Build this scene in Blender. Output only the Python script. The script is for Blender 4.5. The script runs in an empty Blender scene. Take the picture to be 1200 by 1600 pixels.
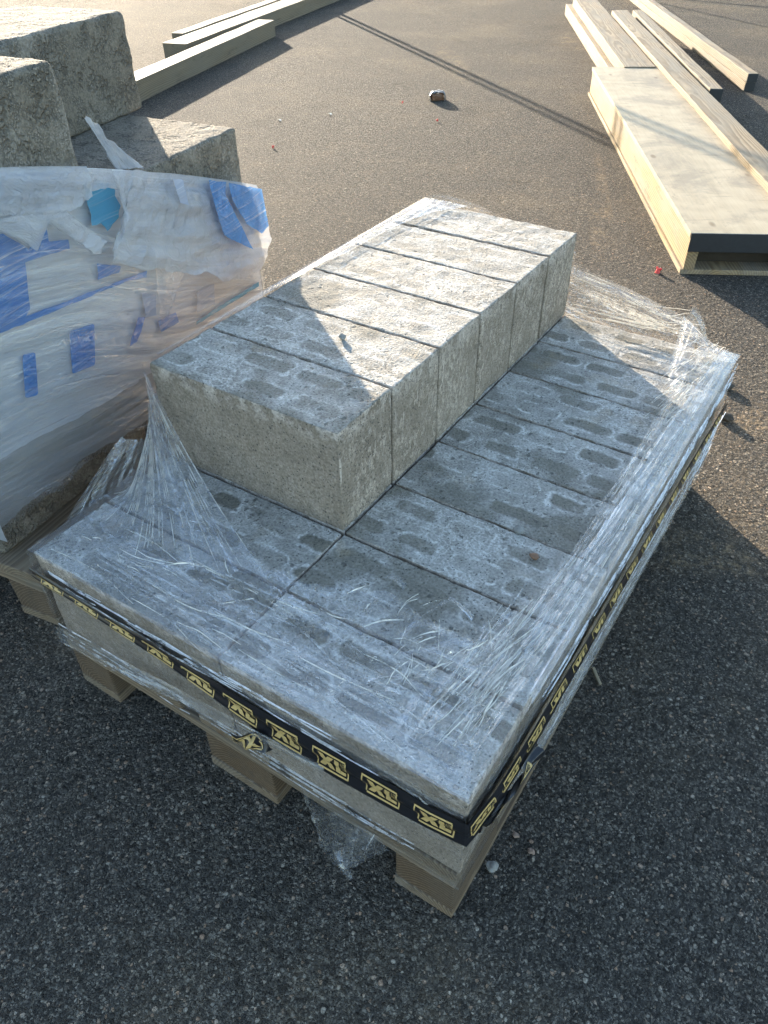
import bpy, bmesh, math, random
from mathutils import Vector, Matrix, noise, Euler
random.seed(7)
R = math.radians
S = bpy.context.scene
COL = S.collection

# ------------------------------------------------------------------ camera
cam = bpy.data.cameras.new('camera')
cam_o = bpy.data.objects.new('camera', cam)
COL.objects.link(cam_o)
cam.sensor_fit = 'VERTICAL'
cam.sensor_height = 36.0
cam.lens = 36.0 * 1198.7 / 1600.0
cam.clip_start = 0.02
cam.clip_end = 2000
cam_o.matrix_world = (Matrix.Translation((0.1756, -0.4336, 1.1916)) @ Matrix.Rotation(0.5860, 4, 'Z')
                      @ Matrix.Rotation(0.8580, 4, 'X') @ Matrix.Rotation(-0.0148, 4, 'Z'))
S.camera = cam_o

# ------------------------------------------------------------------ light
SUN_EL, SUN_AZ = R(12.0), R(-36.0)          # elevation, direction in which shadows fall
to_sun = Vector((-math.cos(SUN_AZ) * math.cos(SUN_EL), -math.sin(SUN_AZ) * math.cos(SUN_EL), math.sin(SUN_EL)))
world = bpy.data.worlds.new('World')
S.world = world
world.use_nodes = True
wn = world.node_tree
sky = wn.nodes.new('ShaderNodeTexSky')
sky.sky_type = 'NISHITA'
sky.sun_disc = False
sky.sun_elevation = SUN_EL
sky.sun_rotation = math.atan2(to_sun.x, to_sun.y)
wn.links.new(sky.outputs[0], wn.nodes['Background'].inputs[0])
wn.nodes['Background'].inputs[1].default_value = 0.15
sky.ozone_density = 1.3
sky.dust_density = 0.8
sun = bpy.data.lights.new('sun', 'SUN')
sun.energy = 4.5
sun.angle = R(0.55)
sun.color = (1.0, 0.87, 0.69)
sun_o = bpy.data.objects.new('sun', sun)
COL.objects.link(sun_o)
sun_o.rotation_euler = to_sun.to_track_quat('Z', 'Y').to_euler()
sun_o.location = to_sun * 20
S.view_settings.view_transform = 'Standard'
S.view_settings.look = 'None'
S.view_settings.gamma = 1.0
S.view_settings.exposure = 2.27
S.render.engine = 'CYCLES'
S.cycles.use_denoising = True
S.cycles.denoiser = 'OPENIMAGEDENOISE'
S.cycles.denoising_input_passes = 'RGB_ALBEDO_NORMAL'
S.cycles.use_adaptive_sampling = True
S.cycles.adaptive_threshold = 0.03
S.cycles.transparent_max_bounces = 16
S.cycles.max_bounces = 5
S.cycles.diffuse_bounces = 3
S.cycles.glossy_bounces = 2
S.cycles.sample_clamp_indirect = 6


# ------------------------------------------------------------------ node helper
class NT:
    def __init__(self, name):
        self.m = bpy.data.materials.new(name)
        self.m.use_nodes = True
        self.t = self.m.node_tree
        self.t.nodes.clear()
        self.out = self.t.nodes.new('ShaderNodeOutputMaterial')

    def n(self, typ, **kw):
        nd = self.t.nodes.new(typ)
        for k, v in kw.items():
            setattr(nd, k, v)
        return nd

    def put(self, sock, v):
        if v is None:
            return
        if hasattr(v, 'default_value') or hasattr(v, 'links'):
            self.t.links.new(v, sock)
        else:
            if hasattr(sock.default_value, '__len__') and not hasattr(v, '__len__'):
                v = [v] * len(sock.default_value)
            if hasattr(sock.default_value, '__len__') and len(sock.default_value) == 4 and len(v) == 3:
                v = (*v, 1)
            sock.default_value = v

    def math(self, op, a, b=None, c=None, clamp=False):
        nd = self.n('ShaderNodeMath', operation=op, use_clamp=clamp)
        self.put(nd.inputs[0], a)
        self.put(nd.inputs[1], b)
        self.put(nd.inputs[2], c)
        return nd.outputs[0]

    def vmath(self, op, a, b=None):
        nd = self.n('ShaderNodeVectorMath', operation=op)
        self.put(nd.inputs[0], a)
        self.put(nd.inputs[1], b)
        return nd.outputs[0]

    def scale(self, v, s):
        nd = self.n('ShaderNodeVectorMath', operation='SCALE')
        self.put(nd.inputs[0], v)
        self.put(nd.inputs['Scale'], s)
        return nd.outputs[0]

    def noise(self, vec, scale=1.0, detail=3, rough=0.55, dist=0.0, col=False):
        nd = self.n('ShaderNodeTexNoise')
        self.put(nd.inputs['Vector'], vec)
        nd.inputs['Scale'].default_value = scale
        nd.inputs['Detail'].default_value = detail
        nd.inputs['Roughness'].default_value = rough
        nd.inputs['Distortion'].default_value = dist
        return nd.outputs['Color' if col else 'Fac']

    def voro(self, vec, scale, feature='F1', rnd=1.0):
        nd = self.n('ShaderNodeTexVoronoi', feature=feature)
        self.put(nd.inputs['Vector'], vec)
        nd.inputs['Scale'].default_value = scale
        nd.inputs['Randomness'].default_value = rnd
        return nd.outputs

    def mr(self, v, a, b, c=0.0, d=1.0, smooth=True):
        nd = self.n('ShaderNodeMapRange', interpolation_type='SMOOTHSTEP' if smooth else 'LINEAR')
        self.put(nd.inputs[0], v)
        for i, x in enumerate((a, b, c, d)):
            self.put(nd.inputs[1 + i], x)
        return nd.outputs[0]

    def ramp(self, v, stops, mode='LINEAR'):
        nd = self.n('ShaderNodeValToRGB')
        nd.color_ramp.interpolation = mode
        els = nd.color_ramp.elements
        while len(els) < len(stops):
            els.new(0.5)
        for e, (p, c) in zip(els, stops):
            e.position = p
            e.color = (*c, 1) if len(c) == 3 else c
        self.put(nd.inputs[0], v)
        return nd.outputs[0]

    def mix(self, f, a, b, blend='MIX'):
        nd = self.n('ShaderNodeMix', data_type='RGBA', blend_type=blend)
        self.put(nd.inputs[0], f)
        self.put(nd.inputs[6], a)
        self.put(nd.inputs[7], b)
        return nd.outputs[2]

    def sep(self, v):
        nd = self.n('ShaderNodeSeparateXYZ')
        self.put(nd.inputs[0], v)
        return nd.outputs

    def comb(self, x, y, z=0.0):
        nd = self.n('ShaderNodeCombineXYZ')
        for i, v in enumerate((x, y, z)):
            self.put(nd.inputs[i], v)
        return nd.outputs[0]

    def bump(self, h, strength=1.0, dist=0.002, normal=None):
        nd = self.n('ShaderNodeBump')
        nd.inputs['Strength'].default_value = strength
        nd.inputs['Distance'].default_value = dist
        self.put(nd.inputs['Height'], h)
        self.put(nd.inputs['Normal'], normal)
        return nd.outputs[0]

    def principled(self, color, rough=0.8, normal=None, spec=0.3, **kw):
        nd = self.n('ShaderNodeBsdfPrincipled')
        self.put(nd.inputs['Base Color'], color)
        self.put(nd.inputs['Roughness'], rough)
        self.put(nd.inputs['Specular IOR Level'], spec)
        self.put(nd.inputs['Normal'], normal)
        for k, v in kw.items():
            self.put(nd.inputs[k], v)
        return nd.outputs[0]

    def mixsh(self, f, a, b):
        nd = self.n('ShaderNodeMixShader')
        self.put(nd.inputs[0], f)
        self.t.links.new(a, nd.inputs[1])
        self.t.links.new(b, nd.inputs[2])
        return nd.outputs[0]

    def done(self, sh):
        self.t.links.new(sh, self.out.inputs[0])
        return self.m

    def obj(self):
        return self.n('ShaderNodeTexCoord').outputs['Object']

    def rnd(self):
        return self.n('ShaderNodeObjectInfo').outputs['Random']


# ------------------------------------------------------------------ materials
def m_asphalt():
    b = NT('asphalt')
    P = b.obj()
    w = b.vmath('ADD', P, b.scale(b.vmath('SUBTRACT', b.noise(P, 60, 2, col=True), (.5, .5, .5)), .006))
    v1 = b.voro(w, 215)
    v2 = b.voro(w, 360)
    v3 = b.voro(w, 88)
    big = b.noise(P, 1.3, 4, .6)
    mid = b.noise(P, 9, 3, .6)
    r1 = b.sep(v1['Color'])[0]
    r2 = b.sep(v2['Color'])[1]
    c1 = b.ramp(r1, [(0, (.030, .031, .032)), (.35, (.052, .052, .052)), (.6, (.080, .079, .077)), (.82, (.12, .118, .112)),
                     (.94, (.20, .195, .18)), (.98, (.26, .19, .145)), (1, (.30, .29, .27))])
    c2 = b.ramp(r2, [(0, (.030, .0305, .0315)), (.45, (.050, .0505, .051)), (.8, (.080, .079, .075)), (1, (.20, .19, .175))])
    # coarse stones sit in a finer matrix
    edge1 = b.voro(w, 215, 'DISTANCE_TO_EDGE')['Distance']
    stone = b.mr(edge1, .03, .13)
    stone = b.math('MULTIPLY', stone, b.mr(b.sep(v1['Color'])[2], .25, .32))
    c = b.mix(stone, c2, c1)
    r3 = b.sep(v3['Color'])
    chip = b.math('MULTIPLY', b.mr(v3['Distance'], .36, .27), b.mr(r3[0], .80, .82))
    c = b.mix(chip, c, b.ramp(r3[1], [(0, (.07, .07, .068)), (.5, (.15, .145, .135)), (.8, (.26, .25, .23)), (1, (.25, .18, .14))]))
    stone = b.math('MAXIMUM', stone, chip)
    # dust lying in the hollows, dusty trails and the sandy heaps by the pallet and the timbers
    def blob(x, y, rx, ry, rot=0.0):
        q = b.vmath('SUBTRACT', P, (x, y, 0))
        s = b.sep(q)
        ca, sa = math.cos(rot), math.sin(rot)
        u = b.math('ADD', b.math('MULTIPLY', s[0], ca), b.math('MULTIPLY', s[1], sa))
        v = b.math('SUBTRACT', b.math('MULTIPLY', s[1], ca), b.math('MULTIPLY', s[0], sa))
        d = b.math('ADD', b.math('POWER', b.math('DIVIDE', u, rx), 2), b.math('POWER', b.math('DIVIDE', v, ry), 2))
        return b.mr(d, 1.0, 0.0)
    dust = b.math('MULTIPLY', b.mr(b.math('ADD', big, b.math('MULTIPLY', mid, .35)), .62, .92, 0, .22), b.mr(b.noise(P, 70, 3, .7), .35, .6, .25, 1))
    oil = b.math('MULTIPLY', b.mr(b.noise(P, 2.1, 5, .7, .5), .56, .70), .45)
    c = b.mix(oil, c, b.mix(1.0, c, (.45, .45, .46), 'MULTIPLY'))
    for a in ((-.03, 1.60, .22, .13, -.3), (-.95, 3.1, .75, .035, -1.15), (-.82, 2.7, .5, .05, -1.2), (-2.4, 6.4, .5, .28, -1.1),
              (-1.3, 5.9, .5, .2, .2), (.12, 1.0, .3, .1, .5), (-2.9, 5.2, .9, .12, -.9)):
        dust = b.math('MAXIMUM', dust, b.math('MULTIPLY', b.math('MULTIPLY', blob(*a), b.mr(mid, .35, .7, .05, .75)), b.mr(b.noise(P, 55, 4, .7), .38, .62)))
    sandc = b.mix(b.noise(P, 400, 2), (.20, .155, .10), (.36, .29, .20))
    low = b.mr(v1['Distance'], .2, .6, .35, 1.0)
    c = b.mix(b.math('MULTIPLY', dust, low), c, sandc)
    mot = b.mr(b.noise(P, 48, 3, .75), .32, .68, .7, 1.32, False)
    c = b.mix(1.0, c, b.comb(mot, mot, mot), 'MULTIPLY')
    c = b.mix(b.mr(big, .3, .75), b.mix(1.0, c, (.86, .86, .88), 'MULTIPLY'), c)
    h = b.math('ADD', b.math('MULTIPLY', b.math('MULTIPLY', stone, b.mr(r1, 0, 1, .5, 1)), 1.0), b.math('MULTIPLY', b.mr(v2['Distance'], .6, .1), .55))
    h = b.math('ADD', h, b.math('MULTIPLY', b.noise(P, 700, 2), .25))
    h = b.math('ADD', h, b.math('MULTIPLY', b.mr(v3['Distance'], .7, .1), .9))
    nrm = b.bump(h, 1.0, .0075)
    return b.done(b.principled(b.mix(1.0, c, (1.46, 1.30, 1.10), 'MULTIPLY'), .92, nrm, .10))


def m_concrete(name, L, T, H, slots=True, coarse=False):
    b = NT(name)
    P = b.obj()
    off = b.scale((1, 1, 1), b.math('MULTIPLY', b.rnd(), 37.0))
    Q = b.vmath('ADD', P, off)
    nrm0 = b.sep(b.n('ShaderNodeTexCoord').outputs['Normal'])
    n1 = b.noise(Q, 7, 4, .6)
    n2 = b.noise(Q, 38, 4, .65)
    n3 = b.noise(Q, 230, 3, .65)
    vor = b.voro(Q, 210)
    xyz = b.sep(P)
    pore = b.math('MULTIPLY', b.mr(vor['Distance'], .36, .16), b.mr(b.sep(vor['Color'])[0], .70, .78))
    vorb = b.voro(b.vmath('ADD', Q, b.scale(b.noise(Q, 90, 2, col=True), .012)), 75)
    pit = b.math('MULTIPLY', b.mr(vorb['Distance'], .34, .18), b.mr(b.sep(vorb['Color'])[1], .84, .88))
    grit = b.mr(n3, .3, .7, .62, 1.28, False)
    if not coarse:
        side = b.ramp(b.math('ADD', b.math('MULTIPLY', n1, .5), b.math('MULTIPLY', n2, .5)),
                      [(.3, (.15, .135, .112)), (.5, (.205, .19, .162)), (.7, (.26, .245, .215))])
        # pale crust flaking off the long outer ends, running down in drips
        dr = b.noise(b.vmath('MULTIPLY', Q, (1, 1, .16)), 60, 3, .6)
        fl = b.noise(b.vmath('MULTIPLY', Q, (1, 1, .5)), 115, 5, .75)
        endm = b.mr(b.math('ABSOLUTE', nrm0[0]), .6, .9)
        flake = b.math('MULTIPLY', b.math('MULTIPLY', b.mr(fl, .47, .58), b.mr(endm, 0, 1, .14, .75)), b.mr(b.noise(Q, 13, 3, .6), .36, .6, .12, 1))
        side = b.mix(flake, side, (.40, .378, .335))
        drip = b.math('MULTIPLY', b.mr(dr, .60, .72), b.mr(xyz[2], H * .1, H, .1, .75))
        drip = b.math('MULTIPLY', drip, endm)
        side = b.mix(drip, side, (.56, .55, .52))
        rim = b.math('MULTIPLY', b.mr(xyz[2], H * .80, H * .99), b.mr(n2, .42, .62, 0, .75))
        side = b.mix(rim, side, (.44, .43, .405))
        wisp = b.math('MULTIPLY', b.mr(b.noise(Q, 16, 7, .75), .54, .66), .3)
        side = b.mix(wisp, side, (.38, .365, .335))
        # top: chalky bloom with the darker lids of the chambers showing through
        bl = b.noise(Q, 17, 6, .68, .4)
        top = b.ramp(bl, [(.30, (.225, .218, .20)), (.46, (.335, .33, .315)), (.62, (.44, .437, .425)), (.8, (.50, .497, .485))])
        if slots:
            D = b.vmath('SUBTRACT', b.noise(Q, 26, 3, .6, col=True), (.5, .5, .5))
            d = b.sep(D)
            xx = b.math('ADD', xyz[0], b.math('MULTIPLY', d[0], .040))
            yy = b.math('ADD', xyz[1], b.math('MULTIPLY', d[1], .022))
            sg = b.math('SIGN', yy)
            xx = b.math('ADD', xx, b.math('MULTIPLY', sg, .022))
            per = .104
            cell = b.math('FLOOR', b.math('DIVIDE', b.math('ADD', xx, per * 1.5), per))
            xm = b.math('SUBTRACT', b.math('MODULO', b.math('ADD', xx, per * 7.5), per), per / 2)
            ym = b.math('SUBTRACT', b.math('ABSOLUTE', yy), .034)
            wn_ = b.n('ShaderNodeTexWhiteNoise', noise_dimensions='3D')
            b.put(wn_.inputs['Vector'], b.comb(cell, sg, b.math('FLOOR', b.math('MULTIPLY', b.rnd(), 991))))
            cr = b.sep(wn_.outputs['Color'])
            half = b.mr(cr[1], 0, 1, .020, .038, False)
            ax = b.math('MAXIMUM', b.math('SUBTRACT', b.math('ABSOLUTE', xm), half), 0)
            ay = b.math('MAXIMUM', b.math('SUBTRACT', b.math('ABSOLUTE', ym), .004), 0)
            sd = b.math('SUBTRACT', b.math('SQRT', b.math('ADD', b.math('MULTIPLY', ax, ax), b.math('MULTIPLY', ay, ay))), .0112)
            pres = b.math('MULTIPLY', b.mr(cr[0], .05, .45, .1, .95), b.mr(b.noise(Q, 11, 3), .30, .5, .55, 1))
            sm = b.math('MULTIPLY', b.mr(sd, .0022, -.004), pres)
            sm = b.math('MULTIPLY', sm, b.mr(n2, .2, .45, .55, 1))
            sm = b.math('MULTIPLY', sm, b.sep(b.n('ShaderNodeObjectInfo').outputs['Color'])[0])
            lace = b.math('MULTIPLY', b.mr(b.math('ABSOLUTE', b.math('SUBTRACT', sd, .0045)), .0052, .0006), b.mr(n2, .42, .62, .0, .75))
            vein = b.voro(b.vmath('ADD', Q, b.scale(b.noise(Q, 45, 3, col=True), .03)), 60, 'DISTANCE_TO_EDGE')['Distance']
            vein = b.math('MULTIPLY', b.mr(vein, .12, .0), b.mr(n1, .44, .60, 0, .5))
            top = b.mix(b.math('MAXIMUM', lace, vein), top, (.66, .66, .655))
            top = b.mix(sm, top, b.mix(n2, (.10, .096, .082), (.215, .20, .165)))
            damp = b.math('MULTIPLY', b.mr(b.noise(Q, 4.2, 3, .5), .52, .62), .8)
            top = b.mix(damp, top, b.mix(n2, (.125, .12, .105), (.25, .238, .205)))
        ochre = b.math('MULTIPLY', b.mr(b.noise(Q, 9, 4, .6), .58, .72), .35)
        top = b.mix(ochre, top, (.36, .29, .19))
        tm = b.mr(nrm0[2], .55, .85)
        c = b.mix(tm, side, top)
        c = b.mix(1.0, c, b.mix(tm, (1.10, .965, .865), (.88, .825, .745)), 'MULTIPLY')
        c = b.mix(1.0, c, b.comb(grit, grit, grit), 'MULTIPLY')
        c = b.mix(b.math('MULTIPLY', pore, .8), c, (.045, .043, .04))
        c = b.mix(b.math('MULTIPLY', pit, b.mr(tm, 0, 1, .16, .55)), c, (.06, .057, .05))
        h = b.math('ADD', b.math('MULTIPLY', n2, .6), b.math('MULTIPLY', n3, b.mr(tm, 0, 1, .35, .9)))
        h = b.math('SUBTRACT', h, b.math('MULTIPLY', pore, .5))
        h = b.math('SUBTRACT', h, b.math('MULTIPLY', pit, b.mr(tm, 0, 1, .25, .9)))
        return b.done(b.principled(c, .88, b.bump(h, .8, .0042), .22))
    # coarse open-textured block
    va = b.voro(b.vmath('ADD', Q, b.scale(b.noise(Q, 120, 2, col=True), .005)), 240)
    vb = b.voro(b.vmath('ADD', Q, b.scale(b.noise(Q, 60, 2, col=True), .010)), 110)
    gap = b.math('MULTIPLY', b.mr(va['Distance'], .38, .62), b.mr(n2, .40, .6))
    gap2 = b.math('MULTIPLY', b.mr(vb['Distance'], .40, .66), b.mr(b.noise(Q, 25, 3), .47, .6))
    base = b.ramp(b.math('ADD', b.math('MULTIPLY', n1, .45), b.math('MULTIPLY', n2, .55)),
                  [(.3, (.125, .107, .082)), (.5, (.19, .167, .133)), (.7, (.265, .238, .195))])
    base = b.mix(b.math('MULTIPLY', b.mr(b.noise(Q, 5, 5, .7), .5, .66), .5), base, (.29, .268, .23))
    base = b.mix(1.0, base, b.comb(grit, grit, grit), 'MULTIPLY')
    dk = b.math('MAXIMUM', b.math('MULTIPLY', gap, .5), b.math('MULTIPLY', gap2, .5))
    base = b.mix(dk, base, (.05, .045, .037))
    h = b.math('SUBTRACT', b.math('ADD', b.math('MULTIPLY', n3, .5), b.math('MULTIPLY', n2, .8)), b.math('ADD', b.math('MULTIPLY', gap, .8), b.math('MULTIPLY', gap2, 1.3)))
    return b.done(b.principled(base, .92, b.bump(h, .9, .0030), .15))


def m_wood(name, lo, mid, hi, grey=0.35, ring=170, rough=.72, knots=True, greyc=(.27, .25, .22)):
    b = NT(name)
    P = b.obj()
    r = b.rnd()
    off = b.comb(b.math('MULTIPLY', r, 53.1), b.math('MULTIPLY', r, 3.7), b.math('MULTIPLY', r, 7.9))
    Q = b.vmath('ADD', P, off)
    s = b.sep(P)
    wob = b.vmath('SUBTRACT', b.noise(b.vmath('MULTIPLY', Q, (1.6, 6, 6)), 1.0, 3, .5, col=True), (.5, .5, .5))
    ws = b.sep(wob)
    cy = b.math('SUBTRACT', b.math('MULTIPLY', r, .12), .06)
    yy = b.math('ADD', b.math('SUBTRACT', s[1], cy), b.math('MULTIPLY', ws[0], .035))
    zz = b.math('ADD', b.math('ADD', s[2], .035), b.math('MULTIPLY', ws[1], .035))
    rad = b.math('SQRT', b.math('ADD', b.math('MULTIPLY', yy, yy), b.math('MULTIPLY', zz, zz)))
    rings = b.math('FRACT', b.math('MULTIPLY', rad, ring))
    rings = b.math('MULTIPLY', b.mr(rings, 0, .75), b.mr(rings, 1.0, .88))
    fib = b.noise(b.vmath('MULTIPLY', Q, (3.5, 150, 150)), 1.0, 4, .6)
    wide = b.noise(b.vmath('MULTIPLY', Q, (1.2, 14, 14)), 1.0, 4, .6)
    f = b.math('ADD', b.math('MULTIPLY', rings, .42), b.math('ADD', b.math('MULTIPLY', fib, .36), b.math('MULTIPLY', wide, .36)))
    c = b.ramp(f, [(.25, hi), (.5, mid), (.85, lo)])
    if knots:
        kv = b.voro(b.vmath('MULTIPLY', Q, (2.6, 9, 9)), 1.0)
        kd = b.math('MULTIPLY', b.mr(kv['Distance'], .16, .05), b.mr(b.sep(kv['Color'])[0], .55, .6))
        c = b.mix(b.math('MULTIPLY', kd, .75), c, (.11, .06, .03))
    weather = b.mr(b.noise(b.vmath('MULTIPLY', Q, (2, 9, 9)), 1.0, 5, .65), .35, .7, 0, grey * 1.6)
    c = b.mix(weather, c, b.mix(fib, greyc, tuple(x * .55 for x in greyc)))
    dirt = b.mr(b.noise(b.vmath('MULTIPLY', Q, (5, 22, 22)), 1.0, 5, .75), .52, .74, 0, .65)
    c = b.mix(dirt, c, (.055, .045, .035))
    crack = b.noise(b.vmath('MULTIPLY', Q, (2.2, 120, 120)), 1.0, 2, .5)
    ck = b.mr(crack, .30, .25)
    c = b.mix(b.math('MULTIPLY', ck, .6), c, (.03, .024, .018))
    h = b.math('SUBTRACT', b.math('ADD', b.math('MULTIPLY', fib, .7), b.math('MULTIPLY', rings, .25)), b.math('MULTIPLY', ck, .8))
    return b.done(b.principled(c, rough, b.bump(h, .6, .0025), .25))


def m_ply():
    b = NT('plywood_face')
    P = b.obj()
    r = b.sep(P)
    big = b.noise(b.vmath('MULTIPLY', P, (1.6, 5, 5)), 1.0, 5, .62, 1.2)
    bands = b.n('ShaderNodeTexWave', wave_type='RINGS', rings_direction='Y')
    b.put(bands.inputs['Vector'], b.vmath('MULTIPLY', P, (.9, 2.2, 2.2)))
    bands.inputs['Scale'].default_value = 3.0
    bands.inputs['Distortion'].default_value = 9.0
    bands.inputs['Detail'].default_value = 3
    fib = b.noise(b.vmath('MULTIPLY', P, (6, 130, 130)), 1.0, 3, .6)
    f = b.math('ADD', b.math('MULTIPLY', big, .55), b.math('ADD', b.math('MULTIPLY', bands.outputs['Fac'], .07), b.math('MULTIPLY', fib, .3)))
    c = b.ramp(f, [(.3, (.37, .31, .215)), (.5, (.30, .25, .17)), (.72, (.20, .165, .115))])
    st = b.mr(b.noise(P, 3.1, 6, .7, .6), .48, .66, 0, .6)
    c = b.mix(st, c, (.155, .135, .105))
    sp_ = b.mr(b.noise(P, 14, 5, .75, .8), .58, .70, 0, .45)
    c = b.mix(sp_, c, (.11, .095, .075))
    kn = b.voro(b.vmath('MULTIPLY', P, (3, 7, 7)), 1.0)
    c = b.mix(b.math('MULTIPLY', b.mr(kn['Distance'], .12, .03), .7), c, (.10, .065, .035))
    sc = b.math('MULTIPLY', b.mr(b.noise(b.vmath('MULTIPLY', P, (40, 3, 3)), 1.0, 3, .5, 1.5), .66, .70), .5)
    c = b.mix(sc, c, (.12, .10, .075))
    return b.done(b.principled(c, .7, b.bump(fib, .4, .0015), .25))


def m_plain(name, color, rough=.5, spec=.4, nscale=40, var=.25, bump=.0015, metal=0.0):
    b = NT(name)
    P = b.obj()
    n = b.noise(P, nscale, 4, .6)
    lo = tuple(x * (1 - var) for x in color)
    hi = tuple(min(1, x * (1 + var)) for x in color)
    c = b.mix(n, lo, hi)
    return b.done(b.principled(c, rough, b.bump(n, .6, bump), spec, Metallic=metal))


def m_film(name, haze=.05, streak=.5, crumple=.5, sv=230.0, su=2.5, tint=(.97, .975, .98), rough=.12, gl=.06):
    """clear stretch film: mostly transparent, glossy, with white stress lines along u"""
    b = NT(name)
    uv = b.n('ShaderNodeUVMap').outputs[0]
    s = b.sep(uv)
    wv = b.math('ADD', s[1], b.math('MULTIPLY', b.noise(b.comb(s[0], s[1]), 5, 2), .02))
    l1 = b.noise(b.comb(b.math('MULTIPLY', s[0], su), b.math('MULTIPLY', wv, sv)), 1.0, 3, .6)
    l2 = b.noise(b.comb(b.math('MULTIPLY', s[0], su * 1.7), b.math('MULTIPLY', wv, sv * .33)), 1.0, 3, .6)
    pt = b.noise(b.comb(b.math('MULTIPLY', s[0], 4), b.math('MULTIPLY', s[1], 11)), 1.0, 4, .65)
    cr = b.noise(b.comb(s[0], s[1]), 42, 4, .6, 1.8)
    ridge = b.math('SUBTRACT', 1.0, b.math('MULTIPLY', b.math('ABSOLUTE', b.math('SUBTRACT', cr, .5)), 9.0), clamp=True)
    lines = b.math('MULTIPLY', b.mr(l1, .53, .74), b.mr(pt, .38, .66))
    lines = b.math('ADD', lines, b.math('MULTIPLY', b.mr(l2, .57, .72), b.mr(pt, .45, .7)), clamp=True)
    crm = b.math('MULTIPLY', b.math('POWER', ridge, 3.0), b.mr(pt, .52, .70, 0, crumple))
    lw = b.n('ShaderNodeLayerWeight')
    lw.inputs['Blend'].default_value = .5
    graz = b.math('POWER', lw.outputs['Facing'], 4.0)
    h = b.math('ADD', b.math('ADD', b.math('MULTIPLY', l1, .35), b.math('MULTIPLY', l2, .8)), b.math('MULTIPLY', cr, crumple * 2.2))
    nr = b.bump(h, .9, .0035)
    g = b.n('ShaderNodeBsdfGlossy')
    b.put(g.inputs['Color'], (.95, .95, .95))
    g.inputs['Roughness'].default_value = rough
    b.put(g.inputs['Normal'], nr)
    t = b.n('ShaderNodeBsdfTransparent')
    b.put(t.inputs['Color'], tint)
    gf = b.math('ADD', b.math('ADD', gl, b.math('MULTIPLY', graz, .55)), b.math('MULTIPLY', b.math('ADD', lines, crm), streak * .55), clamp=True)
    body = b.mixsh(gf, t.outputs[0], g.outputs[0])
    d = b.n('ShaderNodeBsdfDiffuse')
    b.put(d.inputs['Color'], (.80, .81, .82))
    b.put(d.inputs['Normal'], nr)
    tl = b.n('ShaderNodeBsdfTranslucent')
    b.put(tl.inputs['Color'], (.80, .81, .82))
    b.put(tl.inputs['Normal'], nr)
    milk = b.mixsh(.4, d.outputs[0], tl.outputs[0])
    hf = b.math('ADD', b.math('MULTIPLY', b.mr(pt, .3, .7, .5, 1.4), haze), b.math('MULTIPLY', b.math('ADD', lines, crm), streak * .42), clamp=True)
    return b.done(b.mixsh(hf, body, milk))


def m_printfilm(name, color, opac=.9, dirt=.3, sv=170.0, su=3.0, wash=0.0, crinkle=0.0):
    """milky printed wrapping film; colour varies with dirt and overlapping layers"""
    b = NT(name)
    uv = b.n('ShaderNodeUVMap').outputs[0]
    s = b.sep(uv)
    wv = b.math('ADD', s[1], b.math('MULTIPLY', b.noise(b.comb(s[0], s[1]), 4, 2), .03))
    l1 = b.noise(b.comb(b.math('MULTIPLY', s[0], su), b.math('MULTIPLY', wv, sv)), 1.0, 4, .65)
    pt = b.noise(b.comb(b.math('MULTIPLY', s[0], 3), b.math('MULTIPLY', s[1], 9)), 1.0, 5, .65)
    fold = b.noise(b.comb(b.math('MULTIPLY', s[0], 2.2), b.math('MULTIPLY', wv, 34)), 1.0, 3, .55)
    dm = b.mr(b.noise(b.comb(b.math('MULTIPLY', s[0], 5), b.math('MULTIPLY', wv, 22)), 1.0, 6, .72), .5, .78, 0, dirt)
    c = b.mix(dm, color, (.23, .19, .14))
    wh = b.math('MULTIPLY', b.mr(l1, .52, .72), b.mr(pt, .35, .65, .15 + wash, .5 + wash), clamp=True)
    c = b.mix(wh, c, (.66, .67, .69))
    h = b.math('ADD', b.math('MULTIPLY', l1, .45), b.math('MULTIPLY', fold, 1.1))
    if crinkle:
        ck = b.noise(b.comb(s[0], s[1]), 26, 4, .6, 2.2)
        ck2 = b.math('ABSOLUTE', b.math('SUBTRACT', ck, .5))
        h = b.math('ADD', h, b.math('MULTIPLY', ck2, 7.0 * crinkle))
        line = b.mr(ck2, .010, .0, 0, .35)
        c = b.mix(b.math('MULTIPLY', line, b.mr(pt, .4, .6)), c, (.20, .17, .13))
    nr = b.bump(h, .8, .005)
    p = b.principled(c, .16 if crinkle else .26, nr, .6)
    tl = b.n('ShaderNodeBsdfTranslucent')
    b.put(tl.inputs['Color'], c)
    b.put(tl.inputs['Normal'], nr)
    body = b.mixsh(.28, p, tl.outputs[0])
    t = b.n('ShaderNodeBsdfTransparent')
    of = b.math('ADD', opac, b.math('MULTIPLY', b.math('SUBTRACT', pt, .5), .5 * (1 - opac) + .12), clamp=True)
    return b.done(b.mixsh(of, t.outputs[0], body))


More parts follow.
